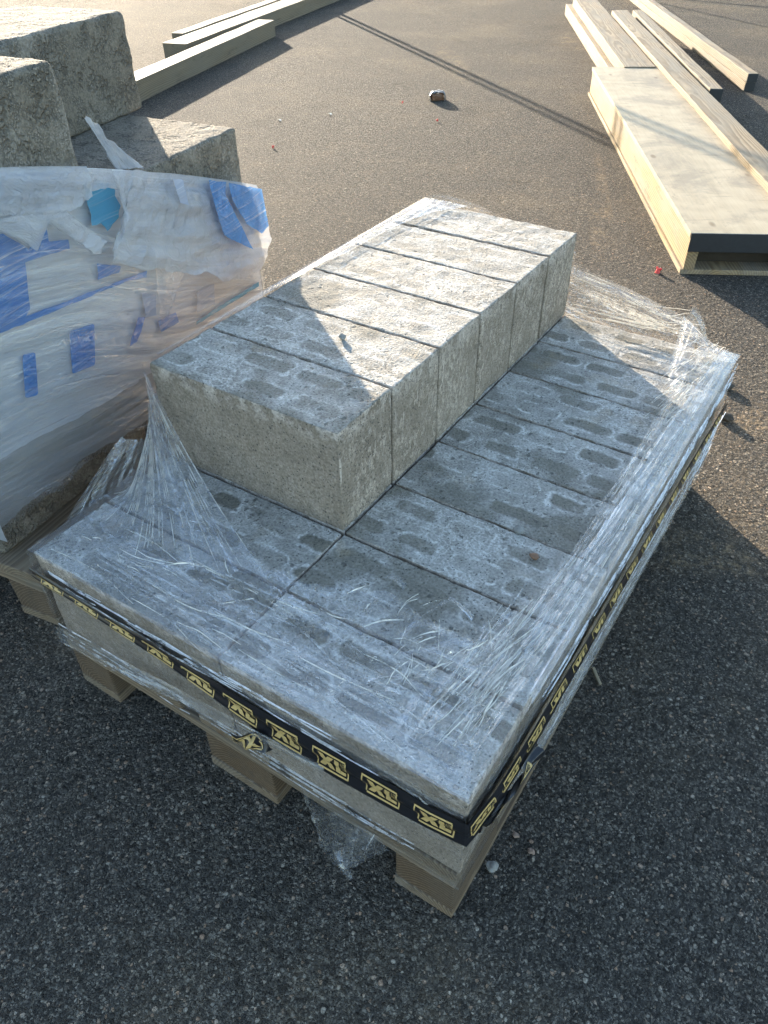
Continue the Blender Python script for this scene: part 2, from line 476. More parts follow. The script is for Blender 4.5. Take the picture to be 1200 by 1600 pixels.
M = {}
M['asphalt'] = m_asphalt()
BL, BT, BH = .3963, .1534, .1951
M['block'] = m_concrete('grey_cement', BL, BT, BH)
M['coarse'] = m_concrete('coarse_cement', .44, .4, .19, coarse=True)
M['pallet'] = m_wood('weathered_pallet_wood', (.09, .06, .036), (.165, .118, .074), (.25, .195, .13), .42, greyc=(.20, .178, .145))
M['foot'] = m_wood('dark_pallet_foot', (.05, .031, .017), (.108, .071, .041), (.17, .12, .075), .25, greyc=(.13, .108, .084))
M['timber'] = m_wood('pale_new_timber', (.13, .09, .05), (.23, .17, .10), (.30, .235, .148), .5, 120, greyc=(.21, .185, .14))
M['side'] = m_wood('yellow_spruce', (.17, .112, .055), (.265, .19, .098), (.32, .24, .13), .38, 110)
M['greytimber'] = m_wood('grey_green_timber', (.10, .075, .046), (.17, .13, .085), (.23, .182, .122), .45, 120, greyc=(.17, .148, .112))
M['ply'] = m_ply()
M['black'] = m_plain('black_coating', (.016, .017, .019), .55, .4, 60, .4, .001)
M['recess_shade'] = m_plain('recess_shade_board', (.035, .028, .02), .8, .2, 30, .4)  # colour of the shade inside the hollow panel end
M['tape'] = m_plain('black_tape', (.010, .010, .012), .28, .5, 90, .3, .0008)
M['gold'] = m_plain('gold_print', (.43, .30, .115), .42, .5, 120, .25, .0005)
M['film'] = m_film('clear_film', .015, .5, .5, gl=.05)
M['film_top'] = m_film('clear_film_crumpled', .008, .55, 1.0, 150, 2.0, gl=.08, rough=.07)
M['film_dense'] = m_film('clear_film_bunched', .07, 1.0, .5, 200, 1.3)
M['film_wrap'] = m_film('clear_film_over_print', .09, .85, .5, 120, 1.4, gl=.08)
M['film_thin'] = m_film('clear_film_thin', .03, .95, .8, 160, 2.2, gl=.10)
def m_film_glint(name='film_stress_glint', lo=.08, hi=.85, ns=30):  # pale film lines and sheens, cream highlights put into their colour
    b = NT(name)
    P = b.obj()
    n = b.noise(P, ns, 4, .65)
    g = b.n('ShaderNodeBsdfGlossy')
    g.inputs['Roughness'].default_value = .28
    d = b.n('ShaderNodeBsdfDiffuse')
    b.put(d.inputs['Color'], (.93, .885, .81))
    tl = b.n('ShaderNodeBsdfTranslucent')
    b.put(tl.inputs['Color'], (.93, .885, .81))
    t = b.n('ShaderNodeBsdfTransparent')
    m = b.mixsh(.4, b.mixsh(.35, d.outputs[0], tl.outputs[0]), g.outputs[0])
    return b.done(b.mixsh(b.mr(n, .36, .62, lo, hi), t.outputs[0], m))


M['crease'] = m_film_glint()
M['sheen'] = m_film_glint('film_sheen', .0, .26, 45)
M['print_white'] = m_printfilm('white_wrap', (.49, .50, .525), .93, .36)
M['print_blue'] = m_printfilm('blue_print', (.035, .17, .46), .92, .2, wash=.26)
M['print_hood'] = m_printfilm('blue_print_veiled', (.07, .23, .52), .88, .2, wash=.22, crinkle=1.0)
M['print_grey'] = m_printfilm('greyed_wrap', (.40, .39, .38), .72, .45, 120)
M['print_teal'] = m_printfilm('teal_print', (.05, .25, .40), .96, .1)
M['print_pale'] = m_printfilm('faded_blue_print', (.30, .35, .44), .9, .2, wash=.1)
M['hood'] = m_printfilm('torn_white_hood', (.50, .51, .53), .66, .30, crinkle=.45)
M['red'] = m_plain('red_plastic', (.55, .03, .03), .4, .5, 80, .2)
M['stone'] = m_plain('pebble_grey', (.21, .20, .18), .8, .3, 120, .4)
M['stone2'] = m_plain('pebble_pink', (.22, .155, .12), .8, .3, 120, .4)
M['soil'] = m_plain('dark_soil', (.06, .05, .04), .9, .2, 90, .5, .004)
M['brown'] = m_plain('brown_shell', (.16, .08, .04), .4, .5, 90, .3)
M['paper'] = m_plain('pale_paper', (.62, .60, .55), .6, .3, 60, .15)
M['foil'] = m_plain('grey_foil', (.16, .15, .14), .35, .5, 60, .6, .002, .5)
M['steel'] = m_plain('galvanised_steel', (.4, .41, .42), .4, .5, 60, .2, .0005, .8)


# ------------------------------------------------------------------ object helpers
def mesh_obj(name, verts, faces, mat, parent=None, uvs=None, smooth=False, loc=None):
    me = bpy.data.meshes.new(name)
    me.from_pydata([tuple(v) for v in verts], [], faces)
    if uvs:
        ul = me.uv_layers.new(name='UVMap')
        for l in me.loops:
            ul.data[l.index].uv = uvs[l.vertex_index]
    if smooth:
        me.shade_smooth()
    me.materials.append(mat)
    me.update()
    o = bpy.data.objects.new(name, me)
    COL.objects.link(o)
    if parent:
        o.parent = parent
    if loc is not None:
        o.location = loc
    return o


def tag(o, label=None, cat=None, group=None, kind=None):
    if label:
        o['label'] = label
    if cat:
        o['category'] = cat
    if group:
        o['group'] = group
    if kind:
        o['kind'] = kind
    return o


def empty(name, loc=(0, 0, 0), rz=0.0):
    o = bpy.data.objects.new(name, None)
    o.empty_display_size = .1
    COL.objects.link(o)
    o.location = loc
    o.rotation_euler = (0, 0, rz)
    return o


def fbm(p, sc, oc=3):
    v, a, f = 0.0, 1.0, sc
    for _ in range(oc):
        v += a * noise.noise(p * f)
        a *= .5
        f *= 2.1
    return v


def rough_box_mesh(name, size, step, rad, amp, seed, mat, amp_top=None, chips=0.0):
    """box with base centre at the origin, rounded worn edges and an uneven skin"""
    sx, sy, sz = size
    def lines(L):
        n = max(2, int(round(L / step)))
        e = min(rad, L * .1)
        ls = [0, e * .45, e, e * 1.9] + [e * 1.9 + (L - e * 3.8) * i / n for i in range(1, n)] + [L - e * 1.9, L - e, L - e * .45, L]
        return [v / L for v in ls]
    LX, LY, LZ = lines(sx), lines(sy), lines(sz)
    nx, ny, nz = len(LX) - 1, len(LY) - 1, len(LZ) - 1
    V, F, idx = [], [], {}
    offs = Vector((seed * 3.17, seed * 1.31, seed * 7.7))
    am_top = amp if amp_top is None else amp_top

    def vert(i, j, k):
        key = (i, j, k)
        if key in idx:
            return idx[key]
        p = Vector(((LX[i] - .5) * sx, (LY[j] - .5) * sy, LZ[k] * sz - sz / 2))
        r = rad * (1 + .9 * noise.noise(p * 22 + offs))
        r = max(rad * .35, r)
        if chips:
            cval = noise.noise(p * 13 + offs * 2)
            if cval > .45:
                r += chips * (cval - .45)
        h = Vector((sx / 2 - r, sy / 2 - r, sz / 2 - r))
        q = Vector([max(-h[a], min(h[a], p[a])) for a in range(3)])
        d = p - q
        nrm = d.normalized() if d.length > 1e-9 else Vector((0, 0, 1))
        # project onto the rounded shell
        p2 = q + nrm * r if d.length > 1e-9 else p
        a_ = amp + (am_top - amp) * max(0, nrm.z)
        disp = a_ * (fbm(p * 1.0 + offs, 30, 3) + .7 * fbm(p + offs * 1.7, 120, 2))
        if nrm.z < -.5:
            disp = 0
        p2 = p2 + nrm * disp
        idx[key] = len(V)
        V.append((p2.x, p2.y, p2.z + sz / 2))
        return idx[key]

    def grid(fn, na, nb, flip):
        for a in range(na):
            for c in range(nb):
                f = [fn(a, c), fn(a + 1, c), fn(a + 1, c + 1), fn(a, c + 1)]
                F.append(f[::-1] if flip else f)
    grid(lambda a, c: vert(a, c, nz), nx, ny, False)
    grid(lambda a, c: vert(a, c, 0), nx, ny, True)
    grid(lambda a, c: vert(a, 0, c), nx, nz, False)
    grid(lambda a, c: vert(a, ny, c), nx, nz, True)
    grid(lambda a, c: vert(0, a, c), ny, nz, True)
    grid(lambda a, c: vert(nx, a, c), ny, nz, False)
    me = bpy.data.meshes.new(name)
    me.from_pydata(V, [], F)
    me.shade_smooth()
    me.materials.append(mat)
    return me


def inst(name, me, loc, rz=0.0, parent=None, flip=False):
    o = bpy.data.objects.new(name, me)
    COL.objects.link(o)
    o.location = loc
    o.rotation_euler = (0, 0, rz + (math.pi if flip else 0))
    if parent:
        o.parent = parent
    return o


_bc = {}


def board_mesh(size, mat, seed=0, bev=.0025, warp=.0015, cuts=10):
    """sawn board: length along X, base centre origin, softly broken arrises, slight warp"""
    key = (tuple(round(s, 4) for s in size), mat.name, seed, warp)
    if key in _bc:
        return _bc[key]
    sx, sy, sz = size
    bm = bmesh.new()
    bmesh.ops.create_cube(bm, size=1)
    for v in bm.verts:
        v.co = Vector((v.co.x * sx, v.co.y * sy, v.co.z * sz))
    if cuts:
        ed = [e for e in bm.edges if abs((e.verts[0].co - e.verts[1].co).x) > sx * .9]
        bmesh.ops.subdivide_edges(bm, edges=ed, cuts=cuts, use_grid_fill=True)
    ed = [e for e in bm.edges if e.calc_face_angle(0) > .5]
    bmesh.ops.bevel(bm, geom=ed, offset=min(bev, sz * .2), segments=2, profile=.6, affect='EDGES')
    off = Vector((seed * 5.3, seed * 2.1, seed))
    for v in bm.verts:
        p = v.co.copy()
        n = Vector((noise.noise(p * 6 + off), noise.noise(p * 7 + off * 2), noise.noise(p * 5 + off * 3)))
        n += .4 * Vector((noise.noise(p * 40 + off), noise.noise(p * 41 + off), noise.noise(p * 42 + off)))
        v.co += n * warp
        v.co.z += sz / 2
    me = bpy.data.meshes.new('board')
    bm.to_mesh(me)
    bm.free()
    me.materials.append(mat)
    _bc[key] = me
    return me


def catmull(pts, n):
    pts = [Vector(p) for p in pts]
    if len(pts) == 2:
        return [pts[0].lerp(pts[1], i / (n - 1)) for i in range(n)]
    P = [pts[0] * 2 - pts[1]] + pts + [pts[-1] * 2 - pts[-2]]
    ls = [0]
    for a, c in zip(pts, pts[1:]):
        ls.append(ls[-1] + max(1e-6, (c - a).length))
    out, k = [], 0
    for i in range(n):
        s = ls[-1] * i / (n - 1)
        while k < len(pts) - 2 and s > ls[k + 1]:
            k += 1
        t = (s - ls[k]) / (ls[k + 1] - ls[k])
        p0, p1, p2, p3 = P[k:k + 4]
        out.append(.5 * ((2 * p1) + (p2 - p0) * t + (2 * p0 - 5 * p1 + 4 * p2 - p3) * t * t + (3 * p1 - p0 - 3 * p2 + p3) * t ** 3))
    return out


def sheet(name, ca, cb, nu, nv, mat, parent, amp=.004, fu=3.0, fv=30.0, bias=None, swap=False, sag=0.0, ragA=0.0, ragB=0.0,
          crease=0.0, seed=0, up=Vector((0, 0, 1)), lock=.0, bow=0.0):
    """thin film stretched between two curves. u runs along the curves (or across when swap), wrinkles run along u."""
    A, B = catmull(ca, nu), catmull(cb, nu)
    la = [0]
    for i in range(1, nu):
        la.append(la[-1] + ((A[i] - A[i - 1]).length + (B[i] - B[i - 1]).length) / 2)
    V, UV, F = [], [], []
    off = Vector((seed * 9.1, seed * 4.3, 0))
    for i in range(nu):
        w = (B[i] - A[i]).length
        t0 = ragA * noise.noise(Vector((la[i] * 25, seed, 0))) + ragA * .5 * noise.noise(Vector((la[i] * 80, seed, 3)))
        t1 = 1 + ragB * (noise.noise(Vector((la[i] * 22, seed, 7))) + .5 * noise.noise(Vector((la[i] * 90, seed, 9))))
        tan = (A[min(i + 1, nu - 1)] - A[max(i - 1, 0)]) + (B[min(i + 1, nu - 1)] - B[max(i - 1, 0)])
        nrm = tan.cross(B[i] - A[i])
        nrm = nrm.normalized() if nrm.length > 1e-9 else up.copy()
        if nrm.dot(up) < 0:
            nrm = -nrm
        for j in range(nv):
            t = t0 + (t1 - t0) * j / (nv - 1)
            p = A[i].lerp(B[i], t)
            u, v = (la[i], t * w)
            if swap:
                u, v = t * w, la[i]
            q = Vector((u * fu, v * fv, 0)) + off
            d = noise.noise(q) + .5 * noise.noise(q * 2.3)
            if crease:
                c1 = abs(noise.noise(Vector((u * 26, v * 30, seed)))) + .5 * abs(noise.noise(Vector((u * 60, v * 66, seed + 5))))
                d += crease * (.45 - c1)
            edge = 1.0
            if lock:
                edge = min(1.0, t / lock) if t < lock else 1.0
            p = p + nrm * (amp * d * edge + (amp if bias is None else bias)) + nrm * bow * math.sin(math.pi * max(0, min(1, t)))
            p.z -= sag * math.sin(math.pi * max(0, min(1, t)))
            V.append(p)
            UV.append((u + seed * 1.37, v + seed * .73))
    for i in range(nu - 1):
        for j in range(nv - 1):
            a = i * nv + j
            F.append((a, a + nv, a + nv + 1, a + 1))
    return mesh_obj(name, V, F, mat, parent, UV, smooth=True)


def tube(name, pts, rad, mat, parent=None, seg=8, n=24, taper=1.0):
    C = catmull(pts, n)
    V, F = [], []
    for i, p in enumerate(C):
        t = (C[min(i + 1, n - 1)] - C[max(i - 1, 0)]).normalized()
        a = t.orthogonal().normalized()
        c = t.cross(a)
        r = rad * (1 + (taper - 1) * i / (n - 1))
        for k in range(seg):
            an = 2 * math.pi * k / seg
            V.append(p + a * math.cos(an) * r + c * math.sin(an) * r)
    for i in range(n - 1):
        for k in range(seg):
            k2 = (k + 1) % seg
            F.append((i * seg + k, i * seg + k2, (i + 1) * seg + k2, (i + 1) * seg + k))
    F.append(tuple(range(seg))[::-1])
    F.append(tuple((n - 1) * seg + k for k in range(seg)))
    return mesh_obj(name, V, F, mat, parent, smooth=True)


def pebble(name, loc, size, mat, seed, label, cat='stone', group=None, rz=0.0):
    bm = bmesh.new()
    bmesh.ops.create_icosphere(bm, subdivisions=3, radius=1)
    off = Vector((seed * 3.3, seed, 0))
    for v in bm.verts:
        d = 1 + .35 * noise.noise(v.co * 1.3 + off) + .12 * noise.noise(v.co * 4 + off)
        v.co *= d
        v.co = Vector((v.co.x * size[0], v.co.y * size[1], v.co.z * size[2]))
    zmin = min(v.co.z for v in bm.verts)
    for v in bm.verts:
        v.co.z -= zmin * .85
    me = bpy.data.meshes.new(name)
    bm.to_mesh(me)
    bm.free()
    me.materials.append(mat)
    o = inst(name, me, loc, rz)
    return tag(o, label, cat, group)


# ================================================================== ground
g = mesh_obj('ground', [(-400, -400, 0), (400, -400, 0), (400, 400, 0), (-400, 400, 0)], [(0, 1, 2, 3)], M['asphalt'])
tag(g, 'rough grey asphalt yard', kind='structure')


# ================================================================== pallets
def pallet(loc, rz, label, seed):
    root = empty('wooden_pallet', loc, rz)
    tag(root, label, 'pallet', 'wooden pallets')
    mat = M['pallet']
    k = seed * 20
    H90 = math.pi / 2
    x0 = 0.0
    for w in (.145, .10, .145, .10, .145):                       # deck boards run along the length
        cx = -x0 - w / 2
        inst('deck_board', board_mesh((1.2, w, .022), mat, k), (cx, .6, .122), H90, root)
        x0 += w + .04125
        k += 1
    for y in (.0725, .6, 1.1275):
        inst('stringer_board', board_mesh((.8, .145, .0215), mat, k), (-.4, y, .1002), 0, root)
        k += 1
    for cx, w in ((-.05, .10), (-.4, .145), (-.75, .10)):
        for y in (.0735, .6, 1.1265):
            inst('foot_block', board_mesh((.143, w - .002, .0775), M['foot'], k, .004, .003), (cx, y, .0225), H90, root)
            k += 1
        if cx > -.1:                                            # long side closed by boards on edge
            for y0_, y1_ in ((.146, .515), (.685, 1.05)):
                inst('side_board', board_mesh((y1_ - y0_, .02, .076), mat, k + 300, .003, .002, 8), (-.014, (y0_ + y1_) / 2, .0228), H90, root)
        inst('bottom_board', board_mesh((1.198, w, .022), mat, k), (cx, .6, 0.0), H90, root)
        k += 1
    return root


pallet((-.004, 0, 0), 0, 'weathered wooden pallet under the low film-wrapped load of grey blocks', 1)
PR = R(8.686)
PO = Vector((-.9669, .0591, 0))
PE = Vector((-.15103, .98853, 0))
PN = Vector((.98853, .15103, 0))


def pile(s, d, z):
    return PO + PE * s + PN * d + Vector((0, 0, z))


pallet(pile(.0, .02, 0), PR, 'weathered wooden pallet under the tall blue and white wrapped stack', 2)

# ================================================================== blocks on the low pallet
Z0 = .1456
Z1 = .3407
ZU = Z1 + BH
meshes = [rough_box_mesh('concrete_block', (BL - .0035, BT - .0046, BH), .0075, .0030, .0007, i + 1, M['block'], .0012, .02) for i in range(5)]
ordn = ['first', 'second', 'third', 'fourth', 'fifth', 'sixth', 'seventh', 'eighth']
rng = random.Random(3)
for col in (0, 1):
    for r in range(8):
        x = -BL * (1.5 - col)
        y = BT * (r + .5)
        dx, dy = rng.uniform(-.0015, .0015), rng.uniform(-.0008, .0008)
        o = inst('concrete_block', meshes[rng.randrange(5)], (x + dx, y + dy, Z0), rng.uniform(-.003, .003), flip=rng.random() < .5)
        side = 'left' if col == 0 else 'right'
        if col == 1:
            lab = f'grey concrete block, {ordn[r]} from the near end of the right lower column'
        elif r < 2:
            lab = ('grey concrete block under crumpled film at the near left corner of the low pallet',
                   'grey concrete block of the left column, just in front of the raised row')[r]
        else:
            lab = f'grey concrete block lying under the {ordn[r - 2]} block of the raised row'
        o.color = (rng.uniform(.62, .95), 0, 0, 1)
        tag(o, lab, 'concrete block', 'lower layer of concrete blocks')
lab6 = ['grey concrete block at the near end of the raised row, wholly in shade on top',
        'second raised block from the near end, crossed by the shadow edge',
        'third raised block from the near end, its top only tipped by shadow',
        'fourth raised block from the near end, sunlit on top',
        'fifth raised block from the near end, before a wide joint',
        'grey concrete block at the far end of the raised row']
for r in range(6):
    gap = .004 if r == 5 else 0
    o = inst('concrete_block', meshes[(r * 2 + 1) % 5], (-BL * 1.5 + rng.uniform(-.0005, .0005), BT * (r + 2.5) + gap, Z1 + .0005), rng.uniform(-.0015, .0015), flip=r % 2 == 0)
    o.color = ((.62, .5, .3, .25, .3, .25)[r], 0, 0, 1)  # oval marks weaker on sunlit blocks, sun wash put into the colour
    tag(o, lab6[r], 'concrete block', 'raised row of concrete blocks')

# ================================================================== tall stack at the left
cm = [rough_box_mesh('rough_block', (.398, .443, .193), .009, .006, .0014, 11 + i, M['coarse'], .0014, .012) for i in range(3)]
labs = {}
for lay, z in enumerate((.1456, .3391, .5332)):
    for row in (0, 1):
        for c in (0, 1):
            d = (-.08 if lay == 0 else -.014) - .2 - row * .405
            s = .222 + c * .447
            if lay == 0:
                s += .02
            o = inst('rough_block', cm[(lay + row * 2 + c) % 3], pile(s, d, z), PR + rng.uniform(-.006, .006), flip=rng.random() < .5)
            pos = ('near', 'far')[c]
            if lay == 2 and row == 0 and c == 1:
                lab = 'rough grey block, sunlit at its corner, at the torn top right of the wrap'
            else:
                lv = ('bottom', 'middle', 'top wrapped')[lay]
                lab = f'rough grey block in the {lv} layer of the tall stack, {("front", "back")[row]} row, {pos} end'
            tag(o, lab, 'concrete block', 'rough blocks of the tall stack')
bmA = rough_box_mesh('rough_block', (.395, .44, .214), .009, .010, .0015, 21, M['coarse'], .0014, .012)
o = inst('rough_block', bmA, pile(.406 - .22, -.013 - .1975, .7266), PR)
tag(o, 'rough grey block on top of the tall stack, nearer, cut by the left frame edge', 'concrete block', 'rough blocks of the tall stack')
bmB = rough_box_mesh('rough_block', (.30, .46, .200), .009, .010, .0015, 22, M['coarse'], .0014, .012)
o = inst('rough_block', bmB, pile(.937 - .23, -.295 - .135 - .015, .7266), PR + R(4))
tag(o, 'rough grey block on top of the tall stack, farther back, casting shade on its neighbour', 'concrete block', 'rough blocks of the tall stack')

# ---- printed wrap round the tall stack
wrap = empty('printed_wrap', tuple(pile(.45, 0, .28)))
tag(wrap, 'torn white plastic wrap with blue print round the tall stack', 'plastic wrap')
inv = Matrix.Translation(-Vector(wrap.location))


def child(o):
    o.matrix_parent_inverse = inv
    return o


topz = lambda s: .853 - .115 * (s - .1) - .17 * max(0, s - .05) ** 2 if s < .9 else .6
TOP = [(-.03, .86), (.1, .852), (.214, .827), (.3, .806), (.386, .782), (.489, .75), (.575, .72), (.692, .678), (.80, .638), (.892, .605)]
LOW = [(-.03, .275), (.028, .279), (.078, .281), (.152, .273), (.20, .284), (.255, .273), (.393, .252), (.6, .25), (.892, .255)]
face = lambda s, z, d=0.0: pile(s, d, z)
EDGE = [(-.03, .41), (.033, .398), (.121, .387), (.268, .362), (.426, .347), (.6, .33), (.892, .315)]
wsh = child(sheet('wrap_sheet', [face(s, z) for s, z in TOP], [face(s, z) for s, z in EDGE], 150, 60, M['print_white'], wrap, .0035, 2.0, 22, 0, ragB=.008, seed=1, up=PN))
child(sheet('wrap_skirt', [face(s, z + .012, -.003) for s, z in EDGE], [face(s, z, -.003) for s, z in LOW], 150, 34, M['print_grey'], wrap, .004, 1.6, 40, 0, ragB=.05, seed=13, up=PN))
# the far end, turned round the corner
child(sheet('wrap_end', [face(.892, .605), face(.905, .602, -.03), face(.905, .62, -.3), face(.905, .63, -.8)],
            [face(.892, .255), face(.9, .255, -.03), face(.90, .255, -.3), face(.9, .255, -.8)], 60, 40, M['print_white'], wrap, .004, 3, 22, 0, seed=2, up=PE))
child(sheet('wrap_end', [face(-.03, .86), face(-.04, .86, -.03), face(-.04, .86, -.8)], [face(-.03, .275), face(-.04, .275, -.03), face(-.04, .27, -.8)], 40, 30, M['print_white'], wrap, .004, 3, 22, 0, seed=3, up=-PE))


def print_patch(poly, mat, d, name='print_patch', rad=0.0, rough=.0018):
    """flat print: polygon in (s, z) filled with a fine grid so it can follow the sheet"""
    if rad:                                                    # round the corners
        pp = []
        for i, q in enumerate(poly):
            q, a, c = Vector(q), Vector(poly[i - 1]), Vector(poly[(i + 1) % len(poly)])
            q0, q1 = q + (a - q).normalized() * rad, q + (c - q).normalized() * rad
            pp += [tuple(q0.lerp(q, t).lerp(q.lerp(q1, t), t)) for t in (0, .33, .67, 1)]
        poly = pp
    else:                                                      # no print edge is ruler-straight on slack film
        pp = []
        for i, q in enumerate(poly):
            q, c = Vector(q), Vector(poly[(i + 1) % len(poly)])
            m = max(2, int((c - q).length / .008))
            nv_ = Vector((-(c - q).y, (c - q).x)).normalized()
            for t in range(m):
                p_ = q.lerp(c, t / m)
                pp.append(tuple(p_ + nv_ * rough * (noise.noise(Vector((p_.x * 45, p_.y * 45, 1))) + .6 * noise.noise(Vector((p_.x * 130, p_.y * 130, 4))))))
        poly = pp
    bm = bmesh.new()
    vs = [bm.verts.new((s, z, 0)) for s, z in poly]
    f = bm.faces.new(vs)
    bmesh.ops.triangulate(bm, faces=bm.faces[:])
    V = [pile(v.co.x, d + .0006 * noise.noise(v.co * 20), v.co.y) for v in bm.verts]
    UV = [(v.co.x, v.co.y) for v in bm.verts]
    bm.verts.index_update()
    Fs = [[v.index for v in f.verts] for f in bm.faces]
    bm.free()
    o = mesh_obj(name, V, Fs, mat, wsh, UV)
    if o.data.polygons[0].normal.dot(PN) < 0:
        o.data.flip_normals()
    return o


Bm, Tm, Pm = M['print_blue'], M['print_teal'], M['print_pale']
D1 = .0062
print_patch([(-.02, .77), (.187, .739), (.226, .70), (.274, .717), (.271, .695), (.313, .684), (.311, .669), (.212, .682), (.189, .608), (.178, .603), (.128, .608), (-.02, .627)], Bm, D1)
print_patch([(-.02, .629), (.129, .609), (.397, .571), (.489, .558), (.484, .546), (.424, .561), (.124, .598), (-.02, .617)], Bm, D1 + .0006)
print_patch([(.145, .546), (.172, .537), (.148, .464), (.12, .473)], Bm, D1, rad=.006)
print_patch([(.256, .536), (.319, .522), (.293, .448), (.234, .459)], Bm, D1, rad=.006)
print_patch([(.435, .481), (.457, .473), (.415, .435), (.391, .437)], Bm, D1)
print_patch([(.46, .523), (.501, .501), (.489, .461), (.456, .47)], Pm, D1)
print_patch([(.489, .448), (.549, .441), (.554, .415), (.49, .422)], Bm, D1)
print_patch([(.632, .452), (.697, .443), (.688, .398), (.619, .407)], Pm, D1)
print_patch([(.611, .391), (.876, .375), (.874, .364), (.608, .383)], Tm, D1)
print_patch([(.364, .621), (.422, .593), (.414, .584), (.356, .593)], Bm, D1)
# clear outer turns of stretch film over the print
child(sheet('outer_film', [face(-.03, .78, .01), (face(.3, .71, .01)), face(.55, .58, .01), face(.892, .47, .01)], [face(s, z - .003, .01) for s, z in LOW], 140, 60, M['film_wrap'], wrap, .004, 2.0, 40, 0, ragB=.02, seed=5, up=PN))
# torn hood, folded down over the face
HT = [(-.03, .866), (.1, .858), (.214, .832), (.3, .81), (.386, .786), (.489, .753), (.575, .723), (.692, .681), (.802, .64), (.895, .604)]
h1 = [(-.03, .80), (.1, .79), (.186, .769), (.233, .755), (.278, .742), (.33, .735), (.372, .742)]
child(sheet('torn_flap', [face(s, z, .016) for s, z in HT[:5]], [face(s, z, .026) for s, z in h1], 90, 30, M['hood'], wrap, .007, 5, 26, .003, ragB=.10, seed=6, up=PN, crease=.4, lock=.15))
h2 = [(.43, .70), (.40, .655), (.36, .632), (.40, .608), (.482, .566), (.595, .516), (.712, .452), (.789, .432), (.858, .441), (.902, .48)]
h2t = [(.44, .762), (.50, .749), (.535, .735), (.575, .722), (.62, .707), (.692, .681), (.76, .656), (.802, .64), (.86, .618), (.895, .604)]
child(sheet('torn_flap', [face(s, z, .016) for s, z in h2t], [face(s, z, .040) for s, z in h2], 150, 50, M['hood'], wrap, .010, 5, 24, .004, ragB=.05, seed=7, up=PN, crease=.45, lock=.12))
child(sheet('torn_flap', [face(.372, .786, .016), face(.40, .778, .016), face(.445, .765, .016)], [face(.372, .748, .02), face(.405, .745, .02), face(.445, .73, .02)], 24, 14, M['hood'], wrap, .004, 8, 40, .002, ragB=.12, seed=8, up=PN, crease=.3))
child(sheet('torn_flap', [face(.24, .755, .028), face(.26, .745, .028), face(.30, .74, .028)], [face(.30, .69, .035), face(.335, .655, .04), face(.372, .66, .04)], 30, 24, M['hood'], wrap, .005, 8, 30, .002, ragB=.1, seed=9, up=PN, crease=.4))
child(sheet('torn_flap', [face(.14, .775, .03), face(.2, .765, .03), face(.27, .745, .03)], [face(.20, .722, .035), face(.213, .706, .037), face(.225, .712, .036)], 30, 24, M['hood'], wrap, .003, 8, 30, .002, seed=10, up=PN, crease=.3))
child(sheet('torn_flap', [face(.49, .57, .03), face(.53, .55, .034), face(.57, .53, .034)], [face(.485, .44, .012), (face(.50, .432, .014)), face(.515, .46, .014)], 24, 34, M['film_dense'], wrap, .006, 8, 40, .002, ragB=.08, seed=11, up=PN, crease=.5, swap=True))
print_patch([(.60, .70), (.66, .68), (.68, .60), (.63, .57), (.59, .62)], M['print_pale'], .009)
print_patch([(.69, .668), (.885, .60), (.88, .50), (.80, .47), (.71, .53)], M['print_blue'], .009)
print_patch([(.0, .85), (.20, .822), (.36, .783), (.35, .75), (.2, .775), (.0, .80)], M['print_pale'], .009)
# blue showing through the tear, and the print on the hood
print_patch([(.372, .752), (.428, .742), (.448, .728), (.446, .70), (.44, .68), (.402, .668), (.37, .69)], Tm, .013, 'torn_hole', 0, .012)


def hood_patch(poly, mat, d0):
    print_patch(poly, mat, d0)


def flap_d(s, z):
    t = max(0, min(1, ((.762 - .36 * (s - .44)) - z) / .2))
    return .016 + .024 * t + .022
hp = lambda poly: sum(flap_d(*p) for p in poly) / len(poly)
for poly, mt in (([(.582, .712), (.612, .70), (.608, .653), (.583, .666)], Pm),
                 ([(.694, .676), (.754, .655), (.742, .632), (.799, .493), (.70, .561), (.694, .634)], M['print_hood']),
                 ([(.762, .651), (.888, .60), (.884, .518), (.848, .512), (.797, .552), (.762, .615)], M['print_hood'])):
    # follow the leaning flap
    o = print_patch(poly, mt, 0)
    for v in o.data.vertices:
        q = v.co - PO
        s, z = q.dot(PE), v.co.z
        v.co = pile(s, flap_d(s, z), z)
# upright rag of film on the top edge
rag = sheet('torn_flap', [pile(.49, -.02, .745), pile(.52, -.02, .74), pile(.565, -.015, .728)], [pile(.475, -.05, .835), pile(.49, -.05, .83), pile(.54, -.03, .755)],
            30, 26, M['hood'], wrap, .010, 8, 60, .002, ragB=.06, seed=12, up=PN, crease=.6, swap=True)
child(rag)

# ================================================================== stretch film round the low load
film = empty('stretch_film', (-BL, .6, Z1))
tag(film, 'clear torn stretch film wrapped round the low load of grey blocks', 'stretch film')
inv2 = Matrix.Translation(-Vector(film.location))


def fchild(o):
    o.matrix_parent_inverse = inv2
    return o


W2 = 2 * BL
YB = 8 * BT
ze = Z1 + .003
zi = Z1 + .005
rin = [(-.1, .212), (-.082, .289), (-.07, .373), (-.06, .462), (-.06, .543), (-.058, .643), (-.066, .747), (-.068, .879), (-.074, .997), (-.078, 1.10), (-.077, 1.215)]
fin = [(-.797, .28), (-.727, .264), (-.627, .224), (-.528, .192), (-.416, .169), (-.35, .179), (-.301, .211), (-.238, .22), (-.165, .208), (-.129, .209), (-.1, .212)]
# strip lying on the right-hand top edge, pulled tight along the load
fchild(sheet('film_strip', [(.004, -.004, ze), (.006, .2, ze), (.006, .6, ze), (.006, 1.0, ze), (.004, YB + .004, ze)],
             [(x, y, zi + .004) for x, y in rin], 220, 36, M['film_top'], film, .0035, 2.0, 55, .004, ragB=.10, seed=21, lock=.1))
